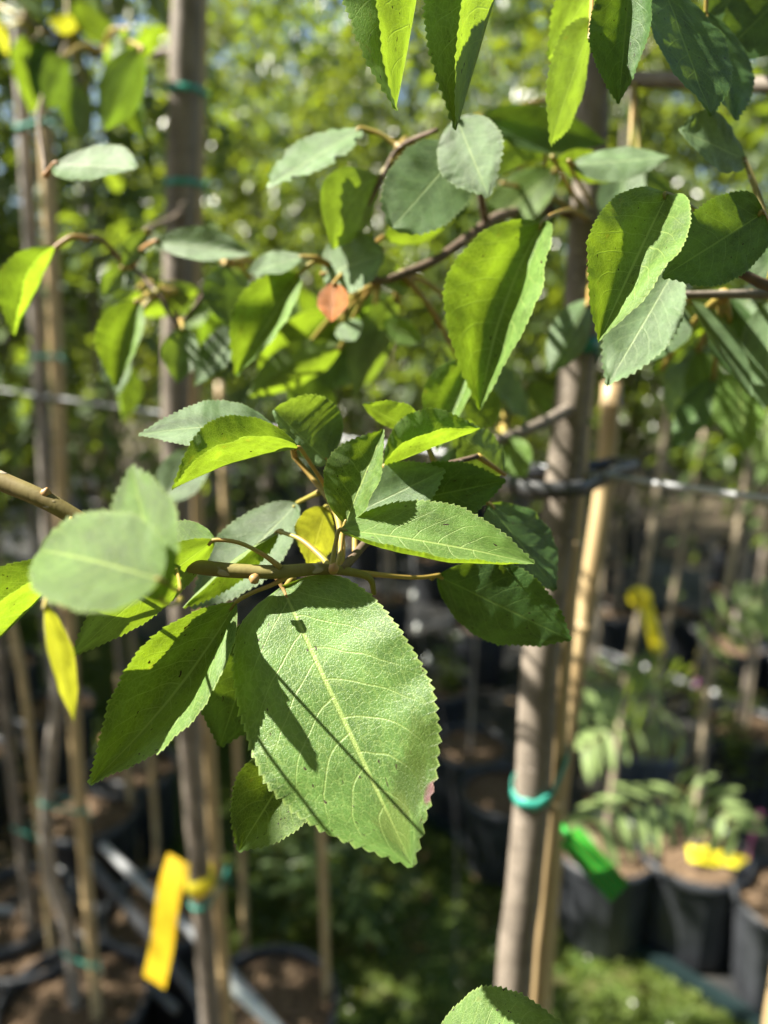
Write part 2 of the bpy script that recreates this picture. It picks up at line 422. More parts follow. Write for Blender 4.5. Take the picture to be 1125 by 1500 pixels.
def leaf_mesh(base, tip, W, roll=0, fold=10, curl=0.0, bend=0.0, back=False, prof='ell', eP=0.0, eM=0.0, teeth=26, seed=0, nv=5, twist=0.0, ragged=0.0, rip=1.0, tipdrop=0.0, aim=None):
    A = tip - base; L = A.length; A.normalize()
    mid = (base + tip) / 2
    N = (CO - mid); N = (N - A * N.dot(A)).normalized()
    S = N.cross(A).normalized()
    if aim is not None:                  # turn the blade until the sun meets it at this cosine
        a_, b_ = SUN_DIR.dot(N), SUN_DIR.dot(S); Rr = math.hypot(a_, b_)
        base_a = -math.atan2(b_, a_); dl = math.acos(max(-1, min(1, aim / max(Rr, 1e-6))))
        cands = [(x + math.pi) % (2 * math.pi) - math.pi for x in (base_a + dl, base_a - dl)]
        roll = math.degrees(min(cands, key=abs)); roll = max(-62, min(62, roll))
        W = W / max(.62, math.cos(R(roll)))
    px = [a for a, b in PROF[prof]]; pw = [b for a, b in PROF[prof]]
    nt = teeth * 3 if teeth else 26
    V, UV, F = [], [], []
    sd = seed * 7.31
    hw = W / 2
    amp = (L / max(teeth, 1)) * 0.34 if teeth else 0
    amp = min(amp, 0.00085)
    cols = list(range(-nv, nv + 1))
    for i in range(nt + 1):
        t = i / nt
        rho = R(roll + twist * (t - 0.5))
        S2 = S * math.cos(rho) + N * math.sin(rho)
        N2 = N * math.cos(rho) - S * math.sin(rho)
        if back: S2n, N2n = S2, -N2
        else: S2n, N2n = S2, N2
        bow = 4 * t * (1 - t)
        c = base + A * (L * t) + N2n * (curl * L * bow) + S2 * (bend * L * bow) - N2n * (tipdrop * L * max(0, t - 0.6) ** 2)
        w = float(np.interp(t, px, pw)) * hw
        w *= 1 + 0.05 * noise.noise(Vector((t * 5, sd, 0)))
        ph = i % 3 if teeth else 0
        for j in cols:
            v = j / nv
            av = abs(v)
            v2 = math.copysign(av ** 0.85, v) if j else 0.0
            av2 = abs(v2)
            ww = w; dt = 0.0
            if av == 1 and teeth and 0.02 < t < 0.995:
                tooth = (0.0, 0.55, 1.0)[ph]
                jit = 0.6 + 0.8 * (0.5 + noise.noise(Vector((t * 40, sd + j, 3))))
                ww = w + amp * tooth * jit
                dt = amp * 0.55 * tooth * jit
                if ragged: ww -= ragged * hw * max(0, noise.noise(Vector((t * 11, sd, j * 2.0))) - 0.05) * 2
            ang = R(fold) + R(eP if v > 0 else eM) * av2 ** 2.2
            # integrate the bend of the half blade roughly
            a0 = R(fold) * min(1, 0.35 + av2 * 1.3)
            ang = a0 + R(eP if v > 0 else eM) * av2 ** 2.0
            d = S2n * (math.copysign(1, v2) * math.cos(ang)) + N2n * math.sin(ang)
            r = ww * av2
            wave = (noise.noise(Vector((t * 6 + sd, v * 1.3, sd))) * 0.055 * hw * (0.3 + av2)
                    + noise.noise(Vector((t * 17, v * 2.5 + sd, 1.7))) * 0.028 * hw * av2) * rip
            nn = N2n * math.cos(ang) - S2n * (math.copysign(1, v2) if j else 0) * math.sin(ang)
            V.append(c + d * r + nn * wave + A * dt)
            UV.append((t, v2))
    nc = len(cols)
    for i in range(nt):
        for j in range(nc - 1):
            a = i * nc + j
            q = (a, a + nc, a + nc + 1, a + 1)
            F.append(q)
    if back: F = [q[::-1] for q in F]
    return V, F, UV
def leaf(tree, b, t, zb, zt, W, roll=0, fold=12, mat='leaf', pet=None, petm='petiole', label=None, **kw):
    """b, t: where base and tip stand in the view; zb, zt their distances; W full width (view units at that distance); pet: list of (x, y, z) of the leaf stalk from twig to base."""
    LEAF_ID[0] += 1
    B, T = at(b[0], b[1], zb), at(t[0], t[1], zt)
    w = W * (zb + zt) / 2 / FPX
    V, F, UV = leaf_mesh(B, T, w, roll, fold, seed=LEAF_ID[0], **kw)
    o = part('leaf', V, F, mat, tree, UV)
    if label: o['label'] = label
    if pet:
        P = [at(*p) if len(p) > 2 else at(p[0], p[1], zb) for p in pet] + [B, B.lerp(T, 0.05)]
        rr = 3.3 * zb / FPX
        pv, pf = tube(P, [rr * 1.5, rr * 1.05, rr, rr, rr * 0.7], 14, 8)
        part('petiole', pv, pf, petm, o)
    return o

# random leaf cloud as one mesh ------------------------------------------------
LSH = np.array([[0, 0, 0], [.5, 0, 0], [1, 0, 0], [.18, .34, .10], [.55, .46, .16], [.85, .2, .06], [.18, -.34, .10], [.55, -.46, .16], [.85, -.2, .06]])
LFC = [(0, 1, 4, 3), (1, 2, 5, 4), (0, 6, 7, 1), (1, 7, 8, 2)]
LUV = np.array([[0, 0], [.5, 0], [1, 0], [.18, .9], [.55, 1], [.85, .9], [.18, -.9], [.55, -1], [.85, -.9]])
def cloud_mesh(name, P, D, size, mat, rg, aspect=0.5, droop=0.25):
    n = len(P)
    D = D / np.linalg.norm(D, axis=1, keepdims=True)
    up = np.tile([0, 0, 1.0], (n, 1)) + rg.normal(0, 0.55, (n, 3))
    S = np.cross(up, D); S /= np.linalg.norm(S, axis=1, keepdims=True) + 1e-9
    Nn = np.cross(D, S)
    L = size * rg.uniform(0.7, 1.25, n)
    V = np.empty((n, 9, 3))
    for i, (a, b, c) in enumerate(LSH):
        V[:, i] = P + D * (a * L)[:, None] + S * (b * L * aspect * 1.1)[:, None] + Nn * ((c * 0.7 - droop * a * a) * L)[:, None]
    V = V.reshape(-1, 3)
    F = np.array(LFC)[None] + (np.arange(n) * 9)[:, None, None]
    F = F.reshape(-1, 4)
    me = bpy.data.meshes.new(name)
    me.vertices.add(len(V)); me.vertices.foreach_set('co', V.astype(np.float32).ravel())
    me.loops.add(F.size); me.loops.foreach_set('vertex_index', F.astype(np.int32).ravel())
    me.polygons.add(len(F)); me.polygons.foreach_set('loop_start', (np.arange(len(F)) * 4).astype(np.int32))
    me.polygons.foreach_set('loop_total', np.full(len(F), 4, dtype=np.int32))
    uvl = me.uv_layers.new(name='UVMap')
    uv = np.tile(LUV, (n, 1))[F.ravel()]
    uvl.data.foreach_set('uv', uv.astype(np.float32).ravel())
    me.polygons.foreach_set('use_smooth', np.ones(len(F), dtype=bool))
    me.materials.append(M[mat]); me.update(); me.validate()
    return me

# ------------------------------------------------------------------ pots
def make_pot(label, group, loc, r=0.14, h=0.28, mat='pot', seed=0):
    t = root('nursery_pot', loc, label, 'plant pot', group)
    L = Vector(loc)
    k = 32
    # ribbed outer wall, inner wall
    prof = [(r * .84, 0.0), (r * .86, 0.01), (r * .93, h * .55), (r * .97, h * .86), (r * .97, h * .93)]
    V, F = [], []
    for i, (q, z) in enumerate(prof):
        for j in range(k):
            a = 2 * math.pi * j / k
            qq = q * (1 - 0.018 * (j % 2)) if i < 4 else q
            V.append(L + Vector((math.cos(a) * qq, math.sin(a) * qq, z)))
    for i in range(len(prof) - 1):
        for j in range(k): F.append((i * k + j, i * k + (j + 1) % k, (i + 1) * k + (j + 1) % k, (i + 1) * k + j))
    F.append(tuple(range(k - 1, -1, -1)))
    part('pot_wall', V, F, mat, t, smooth=False)
    rp = [(r * .955, h * .90), (r * 1.02, h * .905), (r * 1.035, h * .93), (r * 1.03, h), (r * 0.985, h * 1.003), (r * .955, h * .97)]
    V, F = [], []
    for q, z in rp:
        for j in range(k):
            a = 2 * math.pi * j / k; V.append(L + Vector((math.cos(a) * q, math.sin(a) * q, z)))
    n = len(rp)
    for i in range(n):
        for j in range(k): F.append((i * k + j, i * k + (j + 1) % k, ((i + 1) % n) * k + (j + 1) % k, ((i + 1) % n) * k + j))
    part('rim', V, F, mat, t)
    # uneven soil
    V, F = [], []
    rings = 7
    for i in range(rings + 1):
        for j in range(k):
            a = 2 * math.pi * j / k; q = r * .95 * i / rings
            p = Vector((math.cos(a) * q, math.sin(a) * q, h * .90))
            p.z += 0.010 * noise.noise(p * 40 + Vector((seed, 0, 0))) + 0.010 * (1 - i / rings)
            V.append(L + p)
    for i in range(rings):
        for j in range(k): F.append((i * k + j, i * k + (j + 1) % k, (i + 1) * k + (j + 1) % k, (i + 1) * k + j))
    part('soil', V, F, 'soil', t)
    rg = np.random.default_rng(seed + 50)
    parts = []
    for i in range(110):
        a = rg.uniform(0, 6.28); q = r * .9 * math.sqrt(rg.uniform())
        X = Vector(rg.normal(0, 1, 3)); X.z *= .3; X.normalize(); Y = X.orthogonal().normalized(); Z = X.cross(Y)
        parts.append(box(L + Vector((math.cos(a) * q, math.sin(a) * q, h * .915 + rg.uniform(0, .008))), rg.uniform(.008, .022), rg.uniform(.004, .009), rg.uniform(.002, .004), X, Y, Z))
    V, F = join(parts)
    o = part('bark_mulch', V, F, 'chip', t, smooth=False); o['kind'] = 'stuff'
    return t

# ------------------------------------------------------------------ canes, ties
def cane(P, r, label, group=None, seed=0, mat='bamboo'):
    """upright bamboo cane through P (bottom first)"""
    t = root('bamboo_stake', Vector(P[0]), label, 'stake', group)
    V, F = tube(P, r, 30, 12)
    part('cane', V, F, mat, t)
    C = catmull(P, 200)
    rg = random.Random(seed)
    d = rg.uniform(.03, .15); acc = 0
    for i in range(1, len(C)):
        acc += (C[i] - C[i - 1]).length
        if acc > d:
            d += rg.uniform(.15, .24)
            T = (C[i] - C[i - 1]).normalized()
            V, F = tube([C[i] - T * .004, C[i] - T * .0015, C[i], C[i] + T * .0015, C[i] + T * .004], [r * 1.0, r * 1.1, r * 1.16, r * 1.08, r * 1.0], 8, 12)
            part('node_ring', V, F, mat, t)
    return t
def tie(c1, r1, c2, r2, label, mat='tie', w=0.006, group=None, knot=True, tilt=0.0):
    """flat plastic tie round two uprights at c1 and c2"""
    c1, c2 = Vector(c1), Vector(c2)
    D = (c2 - c1); D.z = 0; dist = D.length; D.normalize(); E = Vector((-D.y, D.x, 0))
    pts = []
    n = 28
    r1 += .0012; r2 += .0012
    for i in range(n):
        a = math.pi / 2 + math.pi * i / (n - 1)
        pts.append(c1 + (D * math.cos(a) + E * math.sin(a)) * r1)
    for i in range(n):
        a = -math.pi / 2 + math.pi * i / (n - 1)
        pts.append(c2 + (D * math.cos(a) + E * math.sin(a)) * r2)
    V, F = [], []
    m = len(pts)
    ctr = (c1 + c2) / 2
    for i, p in enumerate(pts):
        out = (p - ctr).normalized(); z = Vector((0, 0, tilt * (p - c1).dot(D) / max(dist, .01) + .0006 * math.sin(i * .9)))
        for o_, zz in ((0, -w / 2), (.0010, -w / 2), (.0010, w / 2), (0, w / 2)): V.append(p + out * o_ + z + Vector((0, 0, zz)))
    for i in range(m):
        for j in range(4):
            F.append((i * 4 + j, i * 4 + (j + 1) % 4, ((i + 1) % m) * 4 + (j + 1) % 4, ((i + 1) % m) * 4 + j))
    t = root('plant_tie', c1, label, 'plant tie', group)
    part('band', V, F, mat, t)
    if knot:
        k0 = c2 + E * -r2 * .2 + D * (r2 + .001)
        tv, tf = join([tube([k0, k0 + D * .008 + Vector((0, 0, -.003)), k0 + D * .016 + Vector((0, 0, -.012))], [w * .28, w * .3, w * .15], 8, 6),
                       tube([k0, k0 + D * .007 + Vector((0, 0, .006)), k0 + D * .012 + Vector((0, 0, .013))], [w * .28, w * .3, w * .15], 8, 6)])
        part('loose_end', tv, tf, mat, t)
    return t

# ================================================================== the row of tied trees close to the camera
def upright(tree, P, r, mat, name='trunk', n=60, k=14, jit=0.05):
    V, F = tube(P, r, n, k, jit)
    return part(name, V, F, mat, tree)
def twig(tree, P, r, mat='twig', n=24, k=9, jit=0.06):
    V, F = tube(P, r, n, k, jit)
    return part('branch', V, F, mat, tree)
def px_line(pts, Y): return [on_y(x, y, Y) for x, y in pts]
def down(P, h):                                  # continue an upright to height h
    a = P[-1]; return list(P) + [Vector((a.x, a.y, a.z * .5 + h * .5)), Vector((a.x, a.y, h))]
def up_to(P, h):
    a, b = P[0], P[1]; d = (a - b).normalized()
    k = (h - a.z) / max(d.z, .2)
    return [a + d * k, a + d * (k * .5)] + list(P)

# --- right tree: dark trunk with the rubber strap
YR = 0.48
PR = px_line([(872, -60), (868, 60), (866, 200), (858, 330), (850, 480), (836, 610), (818, 760), (800, 900), (788, 1010), (781, 1150), (767, 1300), (750, 1480)], YR)
PR = up_to(down(PR, .25), 2.75)
TR = root('young_tree', Vector((PR[-1].x, PR[-1].y, .25)), 'young tree with dark trunk held by a black rubber strap, right of centre', 'tree')
upright(TR, PR[::-1], [.0145, .0140, .0135, .0130, .0118, .0105, .0098, .0092, .006], 'bark', n=90)
make_pot('black nursery pot holding the strapped tree right of centre', 'black nursery pots', (PR[-1].x, PR[-1].y, 0), .15, .28, 'pot', 1)
# --- left tree
YL = 0.92
PL = px_line([(276, -60), (272, 60), (268, 200), (263, 330), (260, 480), (258, 610), (262, 760), (268, 900), (274, 1010), (283, 1150), (294, 1300), (308, 1480)], YL)
PL = up_to(down(PL, .25), 2.9)
TL = root('young_tree', Vector((PL[-1].x, PL[-1].y, .25)), 'young tree with straight dark trunk, yellow tag tied to it, left of centre', 'tree')
upright(TL, PL[::-1], [.0155, .015, .0150, .0160, .017, .0175, .018, .016, .008], 'bark', n=90)
make_pot('black nursery pot holding the tree with the yellow tag', 'black nursery pots', (PL[-1].x, PL[-1].y, 0), .15, .28, 'pot', 2)
# --- far left tree
YF = 1.27
PF = px_line([(22, -60), (28, 60), (36, 200), (44, 330), (54, 480), (62, 610), (70, 760), (78, 900), (86, 1010), (74, 1110), (68, 1210), (76, 1290), (100, 1360), (112, 1490)], YF)
PF = up_to(down(PF, .25), 3.0)
TF = root('young_tree', Vector((PF[-1].x, PF[-1].y, .25)), 'young tree with crooked pale grey trunk at the left edge of the picture', 'tree')
upright(TF, PF[::-1], [.013, .013, .013, .0125, .012, .0115, .011, .009, .007], 'bark_grey', n=100)
make_pot('black nursery pot under the crooked grey tree at the left', 'black nursery pots', (PF[-1].x, PF[-1].y, 0), .15, .28, 'pot', 3)
# --- one more stem at the lower left
YG = 1.45
PG = px_line([(-40, -60), (-30, 300), (-18, 700), (2, 980), (20, 1150), (42, 1320), (66, 1490)], YG)
PG = up_to(down(PG, .25), 2.8)
TG = root('young_tree', Vector((PG[-1].x, PG[-1].y, .25)), 'thin dark stemmed young tree in the lower left corner with green ties', 'tree')
upright(TG, PG[::-1], [.012, .012, .0115, .011, .010, .008, .006], 'bark', n=70)
make_pot('black nursery pot under the thin dark stem at lower left', 'black nursery pots', (PG[-1].x, PG[-1].y, 0), .14, .28, 'pot', 4)
# --- the tree the foreground branch grows from, standing just left of the camera
T0 = root('young_tree', Vector((-.44, .09, .25)), 'young tree whose leafy branch with serrated leaves fills the foreground', 'tree')
upright(T0, [Vector((-.44, .09, .25)), Vector((-.445, .092, 1.0)), Vector((-.44, .09, 1.5)), Vector((-.432, .085, 2.1)), Vector((-.43, .08, 2.7))], [.0145, .014, .0125, .010, .006], 'bark', n=50)
make_pot('black nursery pot at the photographer\'s feet under the foreground branch', 'black nursery pots', (-.44, .09, 0), .15, .28, 'pot', 5)

# --- bamboo canes
def cane_px(pts, Y, r, label, h0=.22, top=None, group='bamboo stakes tied to the young trees', seed=0):
    P = down(px_line(pts, Y), h0)
    if top: P = up_to(P, top)
    return cane(P[::-1], r, label, group, seed), P[::-1]
_, CR1 = cane_px([(856, 520), (848, 610), (836, 760), (826, 900), (817, 1010), (810, 1150), (799, 1300), (785, 1480)], YR + .022, .0088, 'pale bamboo stake tied close behind the dark strapped trunk', seed=1)
_, CR2 = cane_px([(897, 560), (886, 700), (872, 800), (852, 930), (838, 1030), (822, 1150), (806, 1330), (795, 1480)], .66, .0085, 'sunlit bamboo stake held by the right end of the rubber strap', seed=2)
_, CL1 = cane_px([(293, -60), (290, 120), (286, 300), (284, 480), (286, 700), (296, 900), (306, 1100), (318, 1300), (332, 1480)], YL + .03, .0098, 'bamboo stake right behind the trunk with the yellow tag', seed=3)
_, CF1 = cane_px([(60, 60), (70, 250), (78, 420), (86, 600), (92, 760), (103, 950), (115, 1150), (130, 1330), (142, 1490)], YF - .03, .0115, 'thick pale bamboo stake beside the crooked grey trunk', seed=5)
_, CF2 = cane_px([(14, 900), (34, 1000), (48, 1120), (66, 1290), (84, 1490)], YG - .04, .0085, 'bamboo stake between the two stems in the lower left corner', seed=6)
for i, (pts, Y, r, lab) in enumerate([
    ([(345, 1040), (350, 1150), (356, 1290), (362, 1490)], 1.50, .0085, 'thin bamboo stake behind the hanging leaves below the branch'),
    ([(470, 1150), (474, 1290), (480, 1490)], 1.28, .0085, 'lone pale bamboo stake rising below the big heart shaped leaf'),
    ([(218, 1060), (226, 1180), (236, 1330), (246, 1490)], 1.78, .0085, 'bamboo stake behind the yellow tag'),
    ([(182, 1080), (196, 1220), (214, 1400), (222, 1490)], 1.95, .009, 'dim bamboo stake between the left stakes and the yellow tag'),
    ([(322, 560), (330, 760), (340, 960)], 1.70, .009, 'bamboo stake seen between leaves right of the left trunk'),
    ([(1150, 1380), (1140, 1440), (1130, 1500), (1120, 1600)], .80, .010, 'bamboo stake with knots cut by the lower right corner')]):
    P = px_line(pts, Y); top = P[0].z
    if i == 5: P = P + []
    P = down(P, .2)
    if i < 4: P = up_to(P, top + .2)
    cane(P[::-1], r, lab, 'bamboo stakes tied to the young trees', 10 + i)

def pt_at_h(P, h):
    P = sorted(P, key=lambda p: p.z)
    for a, b in zip(P, P[1:]):
        if a.z <= h <= b.z: return a.lerp(b, (h - a.z) / max(b.z - a.z, 1e-6))
    return P[-1] if h > P[-1].z else P[0]
def tie_at(px, py, Y, PA, ra, PB, rb, label, mat='tie', w=.006, tilt=0.0, knot=True):
    h = on_y(px, py, Y).z
    return tie(pt_at_h(catmull(PA, 120), h), ra, pt_at_h(catmull(PB, 120), h), rb, label, mat, w, 'green plastic plant ties', knot, tilt)
tie_at(785, 1152, YR, PR, .0140, CR1, .0088, 'bright turquoise tie round dark trunk and bamboo in the lower right', 'tie', .009, .012, False)
tie_at(850, 505, YR, PR, .0112, CR1, .0088, 'wide dark green tape round the trunk below the right leaves', 'tie_dark', .010, 0, False)
tie_at(262, 132, YL, PL, .0168, CL1, .0098, 'green tie highest on the left trunk', 'tie', .007, .004)
tie_at(258, 268, YL, PL, .0168, CL1, .0098, 'green tie on left trunk, second from the top', 'tie', .007, .003)
tie_at(300, 1315, YL, PL, .0158, CL1, .0098, 'green tie on the left trunk just under the yellow tag loop', 'tie', .007, .012)
tie_at(70, 190, YF, PF, .0125, CF1, .0115, 'green tie on the far left trunk near the top', 'tie_dark', .008)
tie_at(80, 522, YF, PF, .0128, CF1, .0115, 'thin green tie on far left trunk above the wire', 'tie_dark', .006)
tie_at(110, 1172, YF, PF, .0135, CF1, .0115, 'green tie around the crooked trunk where it bulges left', 'tie', .007, .003)
tie_at(125, 1392, YF, PF, .0135, CF1, .0115, 'turquoise tie lowest on the crooked grey trunk', 'tie', .009, .002)
tie_at(35, 1208, YG, PG, .0125, CF2, .0085, 'green tie on the thin stem in the lower left corner', 'tie', .007)
tie_at(60, 1405, YG, PG, .0125, CF2, .0085, 'green tie lowest on the thin corner stem', 'tie', .007)

# --- trellis wire and rubber strap
HW = 1.532
wa, wb = on_h(-120, 563, HW), on_h(1290, 754, HW)
wa = rw(1.75, .452, HW); wb = rw(-.9, .452, HW)
t = root('trellis_wire', wa, 'taut galvanised wire running through the row of trees', 'wire')
dv = (wb - wa)
V, F = tube([wa, wa.lerp(wb, .33) - Vector((0, 0, .001)), wa.lerp(wb, .66) - Vector((0, 0, .001)), wb], .0022, 60, 10)
part('strand', V, F, 'steel', t)
for k in range(0, 2):
    p = wa.lerp(wb, .355 + .62 * k); V, F = tube([p - dv.normalized() * .02, p + dv.normalized() * .02], .0045, 4, 10); part('sleeve', V, F, 'pale_plastic', t)
def strap(c1, r1, c2, r2, label, w=.011):
    c1, c2 = Vector(c1), Vector(c2)
    D = (c2 - c1); D.z = 0; D.normalize(); E = Vector((-D.y, D.x, 0))
    pts = []
    n = 30
    for i in range(n): a = math.pi / 2 + math.pi * i / (n - 1); pts.append(c1 + (D * math.cos(a) + E * math.sin(a)) * r1)
    mid = (c1 + c2) / 2
    pts += [mid - E * ((r1 + r2) * .42), mid.lerp(c2, .5) - E * r2]
    for i in range(n): a = -math.pi / 2 + math.pi * i / (n - 1); pts.append(c2 + (D * math.cos(a) + E * math.sin(a)) * r2)
    pts += [mid.lerp(c2, .5) + E * r2, mid + E * ((r1 + r2) * .42)]
    V, F = [], []
    m = len(pts)
    for i, p in enumerate(pts):
        T = (pts[(i + 1) % m] - pts[i - 1]).normalized(); O = T.cross(Vector((0, 0, 1))).normalized()
        for o_, zz in ((0, -w / 2), (.0028, -w * .38), (.0028, w * .38), (0, w / 2)): V.append(p + O * o_ + Vector((0, 0, zz)))
    for i in range(m):
        for j in range(4): F.append((i * 4 + j, i * 4 + (j + 1) % 4, ((i + 1) % m) * 4 + (j + 1) % 4, ((i + 1) % m) * 4 + j))
    t = root('rubber_strap', c1, label, 'tree strap')
    part('band', V, F, 'rubber', t)
    return t
ca = pt_at_h(catmull(PR, 120), HW - .004); cb = pt_at_h(catmull(CR2, 120), HW - .004)
st = strap(ca + Vector((-.008, .006, 0)), .026, Vector((cb.x - .018, cb.y - .10, HW - .004)), .009, 'black rubber tree strap looped round the dark trunk and wire')
p = Vector((cb.x - .022, cb.y - .108, HW - .004))
V, F = box(p, .016, .009, .014, ROW, ACR); part('buckle', V, F, 'rubber', st, smooth=False)
# dark ties where the wire meets the left trees
tie_at(62, 583, YF, PF, .0128, CF1, .0115, 'black band fixing the far left trunk to the wire', 'rubber', .010, 0, False)

# ================================================================== foreground branch (T0)
BZ = .200
twig(T0, [Vector((-.44, .09, 1.585)), Vector((-.33, .14, 1.60)), at(-160, 640, .20), at(-60, 676, .198), at(0, 704, .197), at(65, 732, .196), at(120, 763, .197), at(185, 800, .199), at(250, 822, .20), at(320, 834, .20), at(400, 838, .20), at(460, 834, .201), at(500, 836, .203), at(540, 846, .207), at(548, 870, .21)],
     [.0045, .0036, .0030, .0027, .0026, .0024, .0022, .0022, .0021, .0020, .0018, .0014, .0010, .0007], 'green_twig', 60, 12, .10)
for x, y, dx, dy in ((66, 727, 2, -9), (253, 826, -8, 6), (374, 846, -4, 6), (488, 836, 2, -8)):
    V, F = tube([at(x, y, .1965), at(x + dx * .6, y + dy * .6, .195), at(x + dx * 1.5, y + dy * 1.4, .1945)], [.0013, .0015, .0003], 8, 8)
    part('bud', V, F, 'petiole_red', T0)
# side twigs up to the leaf group and down
twig(T0, [at(487, 836, .202), at(470, 815, .208), at(440, 790, .214), at(408, 778, .219)], [.0010, .0008, .0006], 'petiole')
twig(T0, [at(500, 836, .203), at(500, 790, .212), at(490, 745, .222), at(462, 706, .228), at(430, 668, .230)], [.0011, .0010, .0007], 'petiole')
twig(T0, [at(500, 836, .203), at(540, 790, .214), at(590, 735, .222), at(630, 690, .226), at(700, 668, .232)], [.0014, .0012, .0010, .0008], 'twig')
twig(T0, [at(500, 836, .203), at(555, 842, .211), at(610, 846, .218), at(645, 842, .222)], [.0010, .0007, .0006], 'petiole')
F = lambda *a, **k: leaf(T0, *a, **k)
F((413, 859), (605, 1270), .205, .172, 272, 4, 9, mat='leaf_big', curl=.03, prof='ovate', teeth=34, eM=-8, pet=[(372, 847), (382, 838), (398, 840)], petm='petiole_red', label='large broad lit leaf hanging in the middle with a shadow across it', rip=.8)
F((497, 776), (783, 826), .2, .192, 122, -26, 12, curl=.04, prof='ell', teeth=32, eM=38, pet=[(487, 836), (488, 815), (492, 795)])
F((347, 881), (131, 1149), .2, .192, 190, 13, 51, bend=.04, prof='lance', teeth=34, pet=[(424, 842), (400, 856), (370, 868)])
F((452, 1080), (349, 1247), .217, .21, 124, -4, 22, mat='leaf', teeth=26, pet=[(452, 980, .215)])
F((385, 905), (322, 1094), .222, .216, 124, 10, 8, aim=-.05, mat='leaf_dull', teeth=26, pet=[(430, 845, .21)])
F((440, 657), (252, 718), .203, .196, 136, 54, 62, curl=.06, teeth=30, prof='ell', pet=[(480, 716, .224), (462, 690, .215)])
F((405, 628), (203, 637), .222, .214, 96, 42, 8, curl=.05, teeth=28, prof='lance', mat='leaf_blue', pet=[(432, 668, .23), (425, 650)])
F((479, 676), (401, 600), .232, .226, 84, 20, 12, aim=.5, mat='leaf_blue', teeth=20, prof='round', eM=40, pet=[(494, 745, .222), (489, 700)])
F((505, 768), (562, 629), .207, .203, 118, -32, 36, teeth=26, prof='ell', pet=[(493, 836, .203), (500, 800)])
F((562, 684), (704, 628), .222, .216, 118, -52, 60, teeth=26, prof='ell', mat='leaf', pet=[(612, 712, .225), (580, 700)])
F((618, 636), (531, 592), .227, .222, 56, 30, 10, back=True, aim=-.5, teeth=18, mat='leaf', pet=[(640, 684, .226)])
F((692, 526), (640, 662), .262, .252, 108, 26, 48, teeth=0, mat='leaf', pet=[(730, 500, .29)])
F((738, 694), (672, 632), .242, .235, 78, 20, -18, teeth=16, mat='leaf_blue', pet=[(700, 668, .232)])
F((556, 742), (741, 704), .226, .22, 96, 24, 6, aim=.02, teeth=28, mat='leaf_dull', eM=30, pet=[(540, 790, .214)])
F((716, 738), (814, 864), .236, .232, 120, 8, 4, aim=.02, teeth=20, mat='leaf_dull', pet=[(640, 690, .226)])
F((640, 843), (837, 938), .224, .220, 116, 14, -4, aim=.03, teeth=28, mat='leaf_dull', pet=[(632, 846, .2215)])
F((520, 752), (652, 688), .222, .218, 84, -10, 10, aim=.3, teeth=22, mat='leaf_blue', pet=[(520, 812, .21)])
F((478, 742), (452, 828), .236, .23, 62, 0, 6, aim=-.4, mat='leaf_yellow', back=True, teeth=16, pet=[(492, 750, .222)])
F((437, 736), (282, 892), .242, .232, 92, 8, 8, aim=.5, mat='leaf_blue', teeth=24, pet=[(470, 720, .228)])
F((408, 778), (268, 890), .222, .214, 62, -58, 40, back=False, teeth=22, mat='leaf', curl=-.05, pet=[(412, 779, .219)])
F((316, 790), (214, 806), .204, .203, 66, 0, 6, aim=.5, teeth=16)
F((315, 791), (104, 962), .199, .184, 78, 0, 8, aim=-.55, back=True, teeth=32, curl=.03, pet=[(412, 832), (385, 812), (350, 795)])
F((112, 826), (-66, 1000), .19, .184, 158, 54, 64, teeth=30, pet=[(150, 782, .197)])
F((66, 884), (108, 1058), .140, .135, 44, 40, 10, aim=-.65, mat='leaf_yellow', teeth=0, pet=[(105, 757, .196), (85, 820, .165)])
F((238, 850), (58, 806), .124, .140, 152, 16, 10, mat='leaf', prof='round', teeth=20, curl=.05, pet=[(256, 828, .199), (262, 848, .180), (262, 866, .152)])
F((240, 884), (192, 683), .128, .142, 112, -26, 14, mat='leaf', teeth=18, pet=[(266, 876, .150), (258, 884, .138)])
F((246, 846), (116, 772), .182, .177, 84, 0, 8, teeth=20, aim=.5, pet=[(252, 824, .199)])  # leaf hidden from view, added to cast the broad shadow on the big leaf
F((628, 1562), (832, 1506), .19, .186, 150, -12, 8, teeth=30, pet=[(560, 1600, .2), (380, 1640, .22)])
F((300, 655), (232, 742), .36, .35, 70, 20, 10, mat='leaf_blue', teeth=0)
# lower off-frame twig of the same tree that carries the leaf at the bottom edge
twig(T0, [Vector((-.44, .09, 1.30)), Vector((-.30, .14, 1.40)), at(100, 1660, .23), at(380, 1640, .22), at(560, 1602, .2)], [.0035, .003, .002, .0012], 'green_twig')

# ================================================================== right tree: branches and leaves
twig(TR, [on_y(852, 318, YR), at(800, 306, .44), at(740, 314, .38), at(712, 328, .35), at(680, 352, .335), at(640, 380, .325), at(590, 402, .318), at(552, 412, .315), at(505, 398, .31), at(480, 388, .31)], [.0040, .0032, .0026, .0023, .0022, .0020, .0017, .0012, .0010], 'twig')
twig(TR, [at(712, 324, .35), at(706, 296, .32), at(700, 250, .29), at(672, 222, .262)], [.0020, .0015, .0010], 'twig')
twig(TR, [at(552, 412, .315), at(530, 380, .312), at(520, 340, .308), at(560, 260, .302), at(585, 216, .30), at(640, 190, .28)], [.0014, .0013, .0011, .0009], 'twig')
twig(TR, [at(862, 320, .44), at(800, 285, .42), at(735, 268, .38)], [.002, .0015, .001], 'petiole')
twig(TR, [on_y(840, 596, YR), at(790, 622, .43), at(740, 642, .40), at(700, 655, .38)], [.0042, .0036, .0030, .0024], 'bark')
